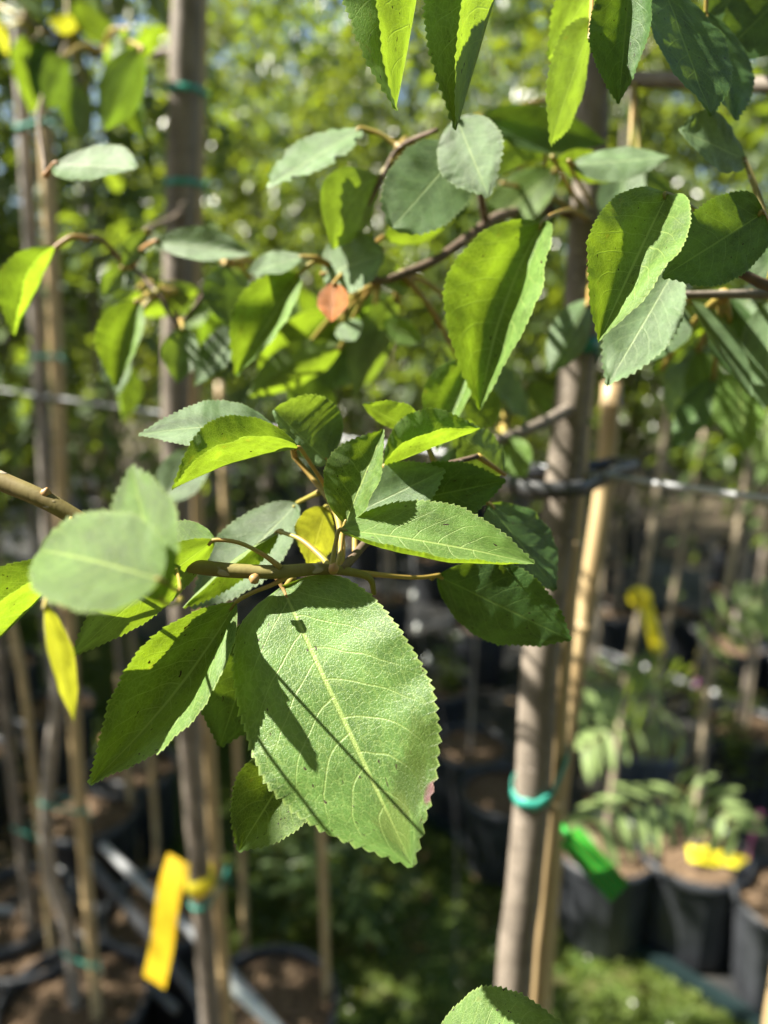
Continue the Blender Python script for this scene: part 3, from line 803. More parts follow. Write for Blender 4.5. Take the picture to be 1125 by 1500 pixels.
# the limb to the right, bending round beyond the frame and back in
twig(TR, [on_y(866, 110, YR), at(930, 116, .42), at(1000, 118, .40), at(1060, 124, .38), at(1125, 124, .36), at(1230, 130, .33), at(1300, 220, .30)], [.0048, .0044, .0042, .0040, .0038, .0032, .0026], 'bark')
twig(TR, [at(1300, 220, .30), at(1290, 340, .29), at(1200, 420, .28), at(1125, 430, .275), at(1060, 431, .27), at(980, 432, .268)], [.0026, .0024, .0020, .0018, .0016, .0012], 'bark')
twig(TR, [at(1290, 340, .29), at(1190, 430, .25), at(1125, 418, .235), at(1085, 400, .232), at(1040, 388, .23)], [.0022, .0020, .0018, .0015, .0011], 'twig')
twig(TR, [at(1190, 430, .25), at(1140, 370, .24), at(1105, 270, .245), at(1090, 232, .25)], [.0014, .0012, .0009], 'green_twig')
# limb above the frame that carries the hanging leaves at the top
twig(TR, [on_y(872, -90, YR), at(900, -190, .40), at(880, -260, .30), at(760, -220, .23), at(640, -190, .205), at(570, -170, .20)], [.005, .0042, .0034, .0024, .0018, .0012], 'twig')
twig(TR, [at(880, -260, .30), at(960, -170, .25), at(1040, -110, .235), at(1140, -40, .25)], [.0034, .0026, .002, .0014], 'twig')
G = lambda *a, **k: leaf(TR, *a, **k)
G((672, 222), (574, 334), .262, .255, 114, -6, 3, aim=.16, mat='leaf_blue', prof='round', teeth=18)
G((668, 172), (716, 288), .258, .25, 98, 4, 14, mat='leaf_blue', teeth=18, pet=[(690, 240, .285)])
G((530, 188), (390, 274), .305, .295, 56, 30, 8, aim=.65, mat='leaf_blue', teeth=14, ragged=.6, pet=[(585, 216), (560, 198)])
G((556, 258), (486, 366), .302, .296, 84, 10, 10, aim=-.5, back=True, teeth=0, bend=-.12, pet=[(575, 235)])
G((472, 402), (562, 372), .31, .30, 80, -10, 8, aim=.5, mat='leaf_blue', prof='round', teeth=12, pet=[(500, 398)])
G((560, 348), (652, 334), .325, .32, 36, 20, 8, aim=-.5, back=True, teeth=0, pet=[(530, 372, .312)])
G((556, 366), (592, 434), .325, .32, 54, 0, 8, aim=-.5, back=True, teeth=0, pet=[(530, 380, .312)])
G((490, 414), (486, 472), .300, .296, 46, 0, 10, aim=.4, mat='leaf_orange', teeth=0, pet=[(505, 398, .31)], label='small orange dying leaf')
G((438, 401), (345, 552), .305, .298, 114, 24, 48, teeth=14, pet=[(482, 388, .31), (460, 384)])
G((443, 376), (360, 400), .305, .30, 36, 30, 8, aim=.6, mat='leaf_blue', teeth=0, pet=[(482, 388, .31), (465, 378)])
G((505, 470), (520, 500), .34, .335, 44, 0, 10, mat='leaf_blue', teeth=0, pet=[(505, 398, .31)])
G((795, 325), (704, 602), .256, .244, 212, 16, 52, teeth=30, bend=-.05, pet=[(866, 320, .44), (840, 308, .36), (815, 312, .28)], prof='ell')
G((862, 438), (803, 548), .37, .355, 66, -10, -25, mat='leaf_blue', teeth=0, curl=.08, pet=[(880, 430, .40), (872, 330, .45)])
G((640, -165), (580, 163), .208, .196, 214, 62, 68, teeth=36, pet=[(648, -192, .206)])
G((770, -150), (668, 190), .208, .196, 196, 58, 64, teeth=36, pet=[(768, -222, .23)])
G((866, 28), (806, 212), .238, .23, 62, 26, 10, aim=-.5, back=True, teeth=20, pet=[(885, -30, .28), (880, -258, .30)])
G((884, -46), (803, 84), .25, .246, 66, -10, 8, aim=-.5, back=True, teeth=18, pet=[(884, -200, .29)])
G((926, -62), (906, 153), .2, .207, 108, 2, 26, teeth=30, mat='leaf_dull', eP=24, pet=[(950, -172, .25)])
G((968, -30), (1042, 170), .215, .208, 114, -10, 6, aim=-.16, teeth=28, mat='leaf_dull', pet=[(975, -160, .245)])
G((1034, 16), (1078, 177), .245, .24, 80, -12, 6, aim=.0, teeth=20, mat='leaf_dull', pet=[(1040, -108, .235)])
G((1093, 234), (994, 190), .25, .243, 80, 24, 8, aim=.2, teeth=18, mat='leaf_blue')
G((835, 242), (982, 230), .31, .30, 46, -30, -12, aim=.5, teeth=0, mat='leaf_blue', pet=[(866, 300, .43)])
G((812, 236), (906, 264), .335, .33, 54, 0, 8, aim=-.5, back=True, teeth=0, pet=[(855, 310, .43)])
G((700, 170), (890, 210), .36, .35, 60, 0, 10, teeth=0, mat='leaf_dull', pet=[(868, 130, .44)])
G((978, 284), (877, 502), .207, .196, 178, 12, 46, teeth=32, curl=.03, prof='ell', pet=[(1040, 388, .23), (1030, 320, .22)])
G((1118, 312), (970, 406), .212, .203, 118, 4, 10, aim=-.06, teeth=26, mat='leaf_dull', prof='ovate', pet=[(1125, 418, .235), (1135, 360, .225)])
G((990, 392), (889, 566), .235, .226, 94, -8, 10, aim=.55, teeth=22, mat='leaf_blue', pet=[(1030, 388, .23)])
G((1150, -10), (1050, 88), .262, .256, 100, 0, 8, teeth=0, mat='leaf_dull', pet=[(1140, -40, .25)])
G((1120, -40), (1030, 30), .27, .262, 70, 10, 10, teeth=0, mat='leaf_dull', pet=[(1140, -40, .25)])
G((1008, 440), (1102, 584), .30, .295, 60, -52, 30, teeth=0, mat='leaf_blue', pet=[(1010, 432, .27)])
G((1060, 434), (1090, 560), .33, .33, 66, 0, 10, teeth=0, mat='leaf_dull', pet=[(1060, 431, .27)])
G((985, 440), (950, 530), .31, .305, 84, 10, 6, teeth=0, mat='leaf_dull', pet=[(985, 432, .268)])
G((1130, 440), (1120, 600), .31, .305, 84, -10, 6, teeth=0, mat='leaf_blue', pet=[(1140, 430, .275)])
G((1100, 434), (1040, 520), .36, .355, 60, 10, 6, teeth=0, mat='leaf_blue', pet=[(1100, 430, .273)])
G((1180, 300), (1105, 420), .30, .30, 84, 10, 6, teeth=0, mat='leaf_dull', pet=[(1200, 420, .28)])
# leaves on the lower limb, behind the foreground group
G((700, 655), (640, 730), .38, .375, 70, 0, 10, teeth=0, mat='leaf_dull')
G((740, 642), (770, 700), .40, .395, 60, 20, 10, teeth=0, mat='leaf')
G((560, 470), (620, 500), .40, .395, 40, 20, 10, teeth=0, mat='leaf')
G((720, 628), (690, 560), .40, .395, 60, 20, 10, teeth=0, mat='leaf')

xr = random.Random(21)
def filler(tree, boxes, mats, zr, wr):
    for (x0, y0, x1, y1, n, hub) in boxes:
        for i in range(n):
            bx, by = xr.uniform(x0, x1), xr.uniform(y0, y1)
            a = xr.uniform(math.radians(20), math.radians(160)) if xr.random() < .8 else xr.uniform(-3, 3)
            z = xr.uniform(*zr); ln = xr.uniform(.038, .060) * FPX / z
            g_ = xr.random()
            leaf(tree, (bx, by), (bx + math.cos(a) * ln, by + math.sin(a) * ln), z, z + xr.uniform(-.02, .02), ln * xr.uniform(*wr), xr.uniform(-40, 40), xr.uniform(6, 34), teeth=0,
                 aim=(-.45 if g_ < .33 else .45 if g_ < .6 else None), back=g_ < .2, mat=xr.choice(mats), pet=[hub, ((bx + hub[0]) / 2, (by + hub[1]) / 2 - 12, (z + hub[2]) / 2)])
filler(TR, [(430, 430, 560, 540, 6, (552, 412, .315)), (560, 430, 680, 540, 5, (590, 402, .318)), (690, 180, 830, 290, 5, (800, 306, .44)), (960, 440, 1130, 560, 6, (1060, 431, .27)), (560, 180, 660, 260, 2, (585, 216, .30)), (700, 560, 780, 640, 3, (740, 642, .40)), (880, 200, 1000, 260, 2, (930, 116, .42))],
       ['leaf', 'leaf_blue', 'leaf_dull', 'leaf'], (.36, .52), (.42, .58))
# ================================================================== left tree: small side branches with leaves
twig(TL, [on_y(262, 74, YL), at(200, 80, .86), at(150, 74, .84), at(100, 58, .82), at(60, 40, .80), at(20, 20, .79)], [.005, .004, .0034, .0028, .002], 'bark')
twig(TL, [on_y(258, 330, YL), at(270, 300, .80), at(255, 320, .70), at(215, 338, .52), at(195, 390, .42), at(150, 352, .37), at(125, 350, .33)], [.004, .0034, .0026, .002, .0014, .001], 'twig')
twig(TL, [at(195, 390, .42), at(230, 430, .40), at(265, 470, .38), at(330, 384, .37)], [.0014, .0012, .001], 'twig')
twig(TL, [at(100, 58, .82), at(60, 150, .60), at(66, 256, .31)], [.002, .0014, .0009], 'twig')
H = lambda *a, **k: leaf(TL, *a, **k)
H((226, 354), (370, 372), .335, .33, 58, -28, 24, teeth=0, mat='leaf_blue', pet=[(196, 388, .42), (205, 368, .36)], petm='petiole_red')
H((82, 362), (22, 493), .325, .318, 100, 54, 56, teeth=14, mat='leaf', pet=[(127, 350, .33), (105, 347)], petm='petiole_red')
H((202, 440), (170, 566), .35, .342, 92, 26, 44, teeth=14, mat='leaf', pet=[(228, 430, .40)])
H((216, 338), (180, 392), .36, .352, 36, 10, 20, teeth=0, mat='leaf_blue', pet=[(220, 345, .5)])
H((180, 392), (152, 434), .40, .395, 34, 10, 20, teeth=0, mat='leaf_blue', pet=[(195, 390, .42)])
H((80, 240), (201, 246), .305, .295, 68, -20, 6, aim=.7, teeth=16, mat='leaf_blue', pet=[(66, 258, .31)], petm='petiole_red')
H((268, 480), (260, 562), .36, .355, 56, 0, 20, teeth=0, mat='leaf_blue', pet=[(265, 470, .38)])
H((330, 386), (336, 482), .365, .36, 66, 0, 6, aim=-.12, back=True, teeth=0, mat='leaf_dull', pet=[(330, 384, .37)])
H((362, 470), (284, 566), .37, .365, 60, 36, 20, teeth=0, mat='leaf_dull', pet=[(300, 430, .375)])
H((172, 500), (172, 580), .40, .395, 50, 20, 20, teeth=0, mat='leaf_blue', pet=[(228, 430, .40)])
for b, tp, W, m, bk in [((105, 34), (197, 76), 64, 'leaf', True), ((46, 56), (44, 168), 46, 'leaf', True), ((62, 46), (52, 150), 30, 'leaf_dull', False), ((92, 78), (112, 206), 58, 'leaf_dull', True),
                        ((128, 128), (118, 205), 36, 'leaf', True), ((30, -20), (62, 26), 50, 'leaf', True), ((100, -30), (150, 20), 46, 'leaf', True), ((8, 40), (2, 70), 30, 'leaf_yellow', True),
                        ((150, 90), (230, 110), 40, 'leaf', False), ((0, 10), (44, 40), 30, 'leaf_dull', False), ((120, 40), (70, 30), 30, 'leaf_yellow', False)]:
    H(b, tp, .82, .80, W, random.uniform(-20, 20), 10, mat=m, back=bk, teeth=0, aim=(-.55 if bk else None), pet=[(100, 58, .82)] if b[0] > 60 else [(40, 30, .795)])

filler(TL, [(120, 400, 330, 520, 6, (230, 430, .40)), (60, 20, 230, 110, 6, (150, 74, .84)), (280, 380, 420, 520, 4, (330, 384, .37))], ['leaf', 'leaf_blue', 'leaf_dull'], (.46, .7), (.42, .56))
# crowns above the frame
def top_crown(tree, c, rx, ry, rz_, n, seed):
    rg = np.random.default_rng(seed); L = PLOC(tree)
    u = rg.normal(0, 1, (n, 3)); u /= np.linalg.norm(u, axis=1, keepdims=True); u *= rg.uniform(.2, 1, (n, 1)) ** .4
    P = np.array([c.x - L.x, c.y - L.y, c.z - L.z]) + u * np.array([rx, ry, rz_])
    o = link('crown', cloud_mesh('crown', P, u * .6 + rg.normal(0, .5, (n, 3)) + np.array([0, 0, -.5]), .07, 'far_leaf', rg), tree); o['kind'] = 'stuff'
top_crown(TR, Vector((PR[0].x + .12, PR[0].y + .05, 2.45)), .40, .34, .40, 520, 61)
top_crown(TL, Vector((PL[0].x, PL[0].y + .02, 2.66)), .34, .24, .34, 420, 62)
top_crown(TF, Vector((PF[0].x - .05, PF[0].y + .18, 2.62)), .34, .30, .45, 480, 63)
top_crown(TG, Vector((PG[0].x - .1, PG[0].y + .1, 2.75)), .34, .30, .40, 380, 64)
top_crown(T0, Vector((-.40, .54, 2.40)), .18, .10, .13, 120, 65)  # unseen leaf cluster added to shade the right tree's upper trunk
top_crown(T0, Vector((-.50, .00, 2.65)), .26, .14, .18, 200, 66)
twig(T0, [Vector((-.438, .088, 1.85)), Vector((-.43, .30, 2.05)), Vector((-.40, .54, 2.36))], [.006, .004, .002], 'bark')  # limb added to carry that unseen shading cluster
# ================================================================== tags
def strip_tag(top, bot, width, th, mat, label, thick=.0004, bow=.06, faceN=None):
    A = bot - top; L = A.length; A.normalize()
    N = (CO - (top + bot) / 2) if faceN is None else faceN
    N = (N - A * N.dot(A)).normalized(); S = N.cross(A)
    V, F, UV = [], [], []
    n = 14
    for i in range(n + 1):
        t = i / n
        c = top + A * (L * t) + N * (bow * L * math.sin(t * math.pi) * .5) + N * (.02 * L * math.sin(t * 7))
        for s_, d_ in ((-.5, 0), (.5, 0), (.5, -thick), (-.5, -thick)):
            V.append(c + S * (s_ * width) + N * d_); UV.append((t, s_ + .5))
    for i in range(n):
        for j in range(4): F.append((i * 4 + j, i * 4 + (j + 1) % 4, (i + 1) * 4 + (j + 1) % 4, (i + 1) * 4 + j))
    F.append((0, 1, 2, 3)); F.append(tuple(n * 4 + j for j in (3, 2, 1, 0)))
    return V, F, UV
def loop_band(c, r, w, mat, t, tilt=.1, name='loop'):
    V, F = [], []
    for i in range(28):
        a = 2 * math.pi * i / 28
        d = Vector((math.cos(a), math.sin(a), 0))
        p = Vector(c) + d * r + Vector((0, 0, tilt * r * math.cos(a)))
        for o_, zz in ((0, -w / 2), (.0007, -w / 2), (.0007, w / 2), (0, w / 2)): V.append(p + d * o_ + Vector((0, 0, zz)))
    for i in range(28):
        for j in range(4): F.append((i * 4 + j, i * 4 + (j + 1) % 4, ((i + 1) % 28) * 4 + (j + 1) % 4, ((i + 1) % 28) * 4 + j))
    return part(name, V, F, mat, t, [(0.02, 0.02)] * len(V))
yt = root('plant_tag', at(262, 1260, .92), 'long yellow printed tag hanging from the left trunk', 'plant tag')
V, F, UV = strip_tag(at(262, 1258, .90), at(227, 1438, .90), .036, 0, 'tag_yellow', '', faceN=Vector((-.45, -.85, .25))); part('strip', V, F, 'tag_yellow', yt, UV, False)
cl = pt_at_h(catmull(PL, 120), on_y(285, 1290, YL).z); loop_band(cl, .0195, .026, 'tag_lemon', yt, .2)
gt = root('plant_tag', at(830, 1205, .60), 'green tag hanging beside the bamboo in the lower right', 'plant tag')
V, F, UV = strip_tag(at(833, 1224, .60), at(908, 1308, .585), .0215, 0, 'tag_green', '', bow=.03); part('strip', V, F, 'tag_green', gt, UV, False)
V, F = tube([at(815, 1200, .652), at(820, 1206, .63), at(826, 1214, .605), at(833, 1224, .60)], [.002, .0025, .003, .0035], 10, 6); part('loop', V, F, 'tag_green', gt, [(0.02, 0.02)] * len(V))

# ================================================================== nursery trees behind
def crown_tree(loc, H, lo, cr, nleaf, seed, leaf_len, label, group, mat='far_leaf', rt=.013, bmat='bark', nb=13, lean=(0, 0)):
    rg = np.random.default_rng(seed)
    L = Vector(loc)
    t = root('nursery_tree', L, label, 'tree', group)
    top = L + Vector((lean[0], lean[1], H))
    TP = [L, L.lerp(top, .3) + Vector((rg.normal(0, .012), rg.normal(0, .012), 0)), L.lerp(top, .65) + Vector((rg.normal(0, .02), rg.normal(0, .02), 0)), top]
    V, F = tube(TP, [rt, rt * .85, rt * .6, rt * .2], 26, 9, .05); part('trunk', V, F, bmat, t)
    C = catmull(TP, 60)
    P, D = [], []
    for i in range(nb):
        f = (i + rg.uniform(.1, .9)) / nb
        h = lo + (H * .97 - lo) * f
        c = min(C, key=lambda q: abs(q.z - L.z - h))
        a = i * 2.4 + rg.uniform(-.4, .4)
        ln = cr * (1.0 - .55 * f) * rg.uniform(.7, 1.15)
        d = Vector((math.cos(a), math.sin(a), 0))
        q1 = c + d * ln * .5 + Vector((0, 0, ln * rg.uniform(.2, .45)))
        q2 = c + d * ln + Vector((0, 0, ln * rg.uniform(.15, .7)))
        V, F = tube([c, q1, q2], [rt * .4, rt * .25, rt * .08], 10, 6, .05); part('branch', V, F, bmat, t)
        B = catmull([c, q1, q2], 20)
        m = int(nleaf / nb * (1.2 - .4 * f))
        for j in range(m):
            b = B[int(3 + 17 * rg.uniform() ** .7)]
            s_ = ln * .22 + .05
            off = Vector(rg.normal(0, 1, 3)) * s_ * rg.uniform(.2, 1)
            P.append(b + off - L)
            dd = off.normalized() * .6 + d * .5 + Vector(rg.normal(0, .5, 3)) + Vector((0, 0, -.35))
            D.append(dd)
    P = np.array([tuple(p) for p in P]); D = np.array([tuple(p) for p in D])
    o = link('crown', cloud_mesh('crown', P, D, leaf_len, mat, rg), t); o['kind'] = 'stuff'
    return t
protoA = crown_tree((0, 0, .25), 3.1, .62, .60, 2700, 11, .062, 'nursery tree', 'nursery trees in the rows behind', 'far_leaf', nb=16)
protoB = crown_tree((0, 0, .25), 3.3, .85, .55, 2400, 12, .055, 'nursery tree', 'nursery trees in the rows behind', 'far_leaf_dark', bmat='bark_grey', nb=16)
protoC = crown_tree((0, 0, .25), 2.9, .70, .58, 2400, 13, .058, 'nursery tree', 'nursery trees in the rows behind', 'far_leaf_blue', nb=15)
POT = make_pot('black nursery pot', 'black nursery pots', (0, 0, 0), .14, .28, 'pot', 9)
STK = cane([Vector((0, 0, .2)), Vector((.004, 0, 1.0)), Vector((0, .003, 1.95))], .0085, 'bamboo stake', 'bamboo stakes in the rows behind', 31, 'bamboo_old')
protos = [protoA, protoB, protoC]
used = {'t': set(), 'p': False, 's': False}
def put_tree(k, loc, rz, sc_, label):
    p = protos[k]
    l = Vector((loc.x, loc.y, .25))
    if k not in used['t']:
        used['t'].add(k); p.location = l; p.rotation_euler = (0, 0, rz); p.scale = (sc_,) * 3; p['label'] = label; return p
    return copy_thing(p, l, rz, sc_, label, 'nursery trees in the rows behind')
def put_pot(loc, label, sc_=1.0, rz=0.0):
    l = Vector((loc.x, loc.y, .012))
    if not used['p']:
        used['p'] = True; POT.location = l; POT['label'] = label; POT.scale = (sc_,) * 3; return POT
    return copy_thing(POT, l, rz, sc_, label, 'black nursery pots')
def put_stake(loc, label, rz=0.0):
    l = Vector((loc.x, loc.y, .2))
    if not used['s']:
        used['s'] = True; STK.location = l; STK['label'] = label; STK.rotation_euler = (0, 0, rz); return STK
    return copy_thing(STK, l, rz, 1.0, label, 'bamboo stakes in the rows behind')
def spot(loc):
    d = Vector((loc.x, loc.y, .3)) - CO
    z = d.dot(CF); x = 562.5 + FPX * d.dot(CR) / z; return x, z
def where(loc):
    x, z = spot(loc)
    side = 'far left' if x < 200 else 'left of centre' if x < 480 else 'centre' if x < 680 else 'right of centre' if x < 900 else 'far right'
    dist = 'nearest' if z < 1.8 else 'near' if z < 2.6 else 'middle' if z < 3.8 else 'distant' if z < 5.2 else 'farthest'
    return side, dist
ORD = ['first', 'second', 'third', 'fourth', 'fifth', 'sixth', 'seventh', 'eighth', 'ninth', 'tenth', 'eleventh', 'twelfth', 'thirteenth', 'fourteenth']
rg = np.random.default_rng(5)
for n, s0, s1, ds, rname, lim in [(.45, 2.5, 6.8, .56, 'wired row', -1400), (.82, 2.1, 6.8, .56, 'row beside the path', -700), (-.60, 2.25, 7.5, .60, 'unseen row added left of the wire', -1400), (2.60, -.9, 7.2, .60, 'row behind the small pots', -420),  # row left of the wire: unseen trees placed to shade the lower left
                      (3.3, -1.4, 7.0, .64, 'second row behind the small pots', -420), (4.1, -2.0, 7.0, .70, 'third row behind the small pots', -420), (5.0, -2.6, 7.4, .74, 'rearmost row of nursery trees', -420)]:
    s = s0; k = 0
    while s < s1:
        p = rw(s + rg.uniform(-.06, .06), n + rg.uniform(-.05, .05))
        x, z = spot(p)
        s += ds
        if not (z > .9 and lim < x < 1560): continue
        o_ = ORD[min(k, 13)]; k += 1
        kk = int(rg.integers(0, 3))
        put_tree(kk, p, rg.uniform(0, 6.28), rg.uniform(.9, 1.12), '%s leafy tree in the %s, counted from its near end' % (o_, rname))
        put_pot(p, 'black pot of the %s tree in the %s' % (o_, rname), 1.0, rg.uniform(0, 6.28))
        put_stake(p + Vector((.03, .02, 0)), 'bamboo stake of the %s tree in the %s' % (o_, rname), rg.uniform(0, 6.28))

# unseen trees added behind the photographer: they take away open sky
for i, (x, y) in enumerate([(-.85, -.95), (-.25, -1.15), (.45, -1.05), (1.1, -.62), (1.55, -.1), (-1.5, -.75), (.1, -2.0), (-.9, -1.9), (1.1, -1.7), (1.9, -.9), (-1.9, -1.5), (-2.3, -.7)]):
    p = Vector((x, y, 0))
    put_tree(i % 3, p, rg.uniform(0, 6.28), rg.uniform(1.0, 1.2), '%s leafy tree of the rows at the photographer\'s back' % ORD[i])
    put_pot(p, 'black pot of the %s tree at the photographer\'s back' % ORD[i], 1.0, i)
# --- row of small potted plants on the cloth, right
front = []
for (x, y), lab, sc_ in [((1015, 1252), 'black pot with brown mulch and a yellow label across it', 1.02), ((1168, 1328), 'black pot cut by the right edge, next to the labelled pot', 1.02), ((738, 1165), 'black pot half hidden behind the strapped trunk', .95),
                         ((688, 1098), 'black pot just right of the big hanging leaf', .95), ((1088, 905), 'tall black pot at the right edge beyond the irrigation pipe', 1.05), ((905, 885), 'dark pot behind the yellow looped tag', .95), ((885, 1245), 'black pot behind the green tag', .98),
                         ((1165, 960), 'black pot partly outside the right edge beyond the pipe', 1.0), ((990, 905), 'dark pot right of the yellow looped tag', .95), ((820, 900), 'dark pot seen behind the sunlit bamboo', .95), ((640, 1010), 'dark pot half covered by the right margin of the big leaf', .92), ((585, 985), 'dark pot hidden behind the big leaf', .92)]:
    p = on_h(x, y, .27 * sc_); put_pot(p, lab, sc_, x); front.append(p)
pg = on_h(945, 1092, .27)
make_pot('bluish grey pot with sunlit rim behind the feathery leaves', None, (pg.x, pg.y, .012), .13, .28, 'pot_grey', 21)
# lower left pots seen in the shade
for (x, y), lab in [((395, 1470), 'dark pot with round rim at the bottom left of centre'), ((130, 1190), 'dark pot behind the left stakes with pale litter'), ((240, 1330), 'dark pot behind the yellow tag'), ((20, 1330), 'dark pot at the lower left edge')]:
    p = on_h(x, y, .28); put_pot(p, lab, 1.0, x)

# thin stakes and stems in those pots
def stem_px(pts, p, r, lab, kind):
    Y = p.y
    P = [on_y(x, y, Y) for x, y in pts] + [Vector((p.x, p.y, .24))]
    if kind == 'cane': return cane(P[::-1], r, lab, 'bamboo stakes in the potted row on the right', int(pts[0][0]), 'bamboo_old')
    t = root('potted_sapling', Vector((p.x, p.y, .24)), lab, 'sapling', 'saplings in the potted row on the right')
    V, F = tube(P[::-1], [r, r * .9, r * .6], 24, 9, .05); part('stem', V, F, 'bark_grey', t)
    return t
stem_px([(1124, 530), (1104, 640), (1078, 790), (1050, 930), (1032, 1060)], front[0], .0085, 'bamboo stake rising from the pot with the yellow label', 'cane')
stem_px([(1046, 530), (1030, 640), (1005, 760), (985, 880), (962, 1000)], pg, .0085, 'bamboo stake rising from the bluish grey pot', 'cane')
stem_px([(985, 560), (972, 650), (958, 760), (935, 900), (915, 1010)], front[6], .0085, 'bamboo stake carrying the yellow looped tag', 'cane')
stem_px([(945, 640), (935, 760), (925, 850)], front[9] + Vector((.22, 0.3, 0)), .009, 'thin reddish stem left of the yellow looped tag', 'stem')
stem_px([(700, 900), (694, 980), (690, 1060)], front[3], .006, 'thin stem in the pot right of the big leaf', 'stem')
stem_px([(1112, 560), (1105, 720), (1095, 850)], front[4], .010, 'grey stem in the tall pot at the right edge', 'stem')

# --- feathery compound leaves of the sapling in the labelled pot
sap = root('potted_sapling', Vector((front[0].x + .03, front[0].y + .02, .24)), 'sapling with feathery pinnate leaves over the labelled pot', 'sapling', 'saplings in the potted row on the right')
sx = Vector((front[0].x + .03, front[0].y + .02, .24))
stem_top = on_y(1032, 820, sx.y)
V, F = tube([sx, sx.lerp(stem_top, .5) + Vector((.01, 0, 0)), stem_top], [.006, .005, .003], 20, 8); part('stem', V, F, 'bark_grey', sap)
def pinnate(P, npair, ll, lw, roll, attach=None, mat='pinnate'):
    """one compound leaf: a rachis with paired leaflets"""
    C = catmull(P, 60)
    V, F = tube(([attach] if attach is not None else []) + list(P), [.0018, .0014, .0008], 20, 6); rc = part('rachis', V, F, 'green_twig', sap)
    for i in range(npair):
        f = .10 + .88 * i / (npair - 1)
        c = C[int(f * 59)]; T = (C[min(60, int(f * 59) + 1)] - c).normalized()
        N = (CO - c).normalized(); N = (N - T * N.dot(T)).normalized(); S = N.cross(T)
        N2 = N * math.cos(roll) - S * math.sin(roll); S2 = S * math.cos(roll) + N * math.sin(roll)
        k = (1 - .45 * abs(f - .45) ** 1.5) * random.uniform(.9, 1.08)
        for sg in (-1, 1):
            d = (S2 * sg * .9 + T * .42 - N2 * .12 + Vector((0, 0, -.10)) + Vector(rg.normal(0, .06, 3))).normalized()
            wv = d.cross(N2).normalized()
            LV, LU, LF = [], [], []
            for q in range(9):
                t_ = q / 8; hw = lw * math.sin(math.pi * min(1, max(.02, t_ * .97 + .02)) ** .85) ** .6 * .5
                ce = c + d * (ll * k * t_) - Vector((0, 0, ll * .22 * t_ * t_))
                for v_ in (-1, 0, 1): LV.append(ce + wv * (v_ * hw) + N2 * (abs(v_) * hw * .35)); LU.append((t_, v_))
            for q in range(8):
                for v_ in range(2): a = q * 3 + v_; LF.append((a, a + 3, a + 4, a + 1))
            part('leaflet', LV, LF, mat, rc, LU)
ZP = 1.45
pinnate([at(1010, 1168, ZP + .05), at(960, 1172, ZP), at(905, 1188, ZP - .04), at(848, 1222, ZP - .08)][::1], 7, .092, .024, .6, attach=sx.lerp(stem_top, .35))
pinnate([at(985, 1145, ZP + .2), at(1020, 1160, ZP + .12), at(1050, 1182, ZP + .05), at(1082, 1215, ZP)], 6, .080, .022, -.1, attach=sx.lerp(stem_top, .45))
pinnate([at(980, 1040, ZP + .2), at(930, 1010, ZP + .1), at(880, 1000, ZP), at(835, 1020, ZP - .05)], 8, .085, .022, .5, attach=sx.lerp(stem_top, .72))
pinnate([at(1010, 1000, ZP + .3), at(985, 985, ZP + .2), at(955, 978, ZP + .12), at(925, 985, ZP + .1)], 8, .060, .018, -.4, attach=sx.lerp(stem_top, .8))
pinnate([at(1030, 960, ZP + .3), at(1070, 900, ZP + .2), at(1110, 880, ZP + .15), at(1150, 890, ZP + .1)], 9, .075, .02, -.4, attach=sx.lerp(stem_top, .85))
pinnate([at(1010, 1080, ZP + .3), at(960, 1060, ZP + .2), at(900, 1070, ZP + .1), at(850, 1100, ZP + .1)], 9, .075, .02, .6, attach=sx.lerp(stem_top, .6))
pinnate([at(1100, 640, 1.3), at(1130, 625, 1.25), at(1165, 618, 1.2), at(1200, 640, 1.2)][::-1], 9, .055, .016, .3, attach=stem_top)

# yellow looped tag, yellow label, pink bits
lt = root('plant_tag', at(938, 878, 2.6), 'yellow looped tag hanging from a stake at the right', 'plant tag')
pc = on_y(937, 878, front[6].y - .02)
zz = (pc - CO).dot(CF)
V, F = tube([at(930, 884, zz), at(926, 872, zz), at(938, 866, zz - .02), at(948, 874, zz - .03), at(944, 886, zz - .02), at(934, 886, zz)], .011, 20, 8); part('loop', V, F, 'tag_lemon', lt, [(.02, .02)] * len(V))
V, F, UV = strip_tag(at(946, 884, zz - .02), at(963, 950, zz - .03), .030, 0, 'tag_lemon', '', bow=.3); part('strip', V, F, 'tag_lemon', lt, UV, False)
V, F = tube([at(962, 944, zz - .03), at(963, 948, zz - .035), at(963, 953, zz - .03)], [.012, .019, .013], 8, 10); part('tip', V, F, 'tag_lemon', lt, [(.02, .02)] * len(V))
lz = 1.93
pt_ = root('plant_tag', at(1045, 1250, lz), 'yellow label wrapped round the sapling above the brown mulch', 'plant tag')
V, F, UV = strip_tag(at(1008, 1250, lz), at(1050, 1258, lz), .040, 0, 'tag_lemon', '', faceN=Vector((0, -.5, .8))); part('strip', V, F, 'tag_lemon', pt_, UV, False)
V, F, UV = strip_tag(at(1053, 1256, lz), at(1102, 1268, lz), .036, 0, 'tag_lemon', '', faceN=Vector((.1, -.5, .8))); part('strip', V, F, 'tag_lemon', pt_, UV, False)
V, F = tube([at(1030, 1240, lz + .02), at(1050, 1252, lz), at(1054, 1262, lz)], .004, 8, 6); part('fold', V, F, 'tag_lemon', pt_, [(.02, .02)] * len(V))
pk = root('plant_label', at(1100, 1240, 1.9), 'small pink plastic label standing at the right edge', 'plant label')
V, F, UV = strip_tag(at(1114, 1188, 1.9), at(1100, 1232, 1.92), .011, 0, 'pink', ''); part('blade', V, F, 'pink', pk, UV, False)
V, F = tube([at(1100, 1232, 1.92), at(1094, 1275, 1.95)], [.004, .002], 6, 6); part('point', V, F, 'pink', pk)

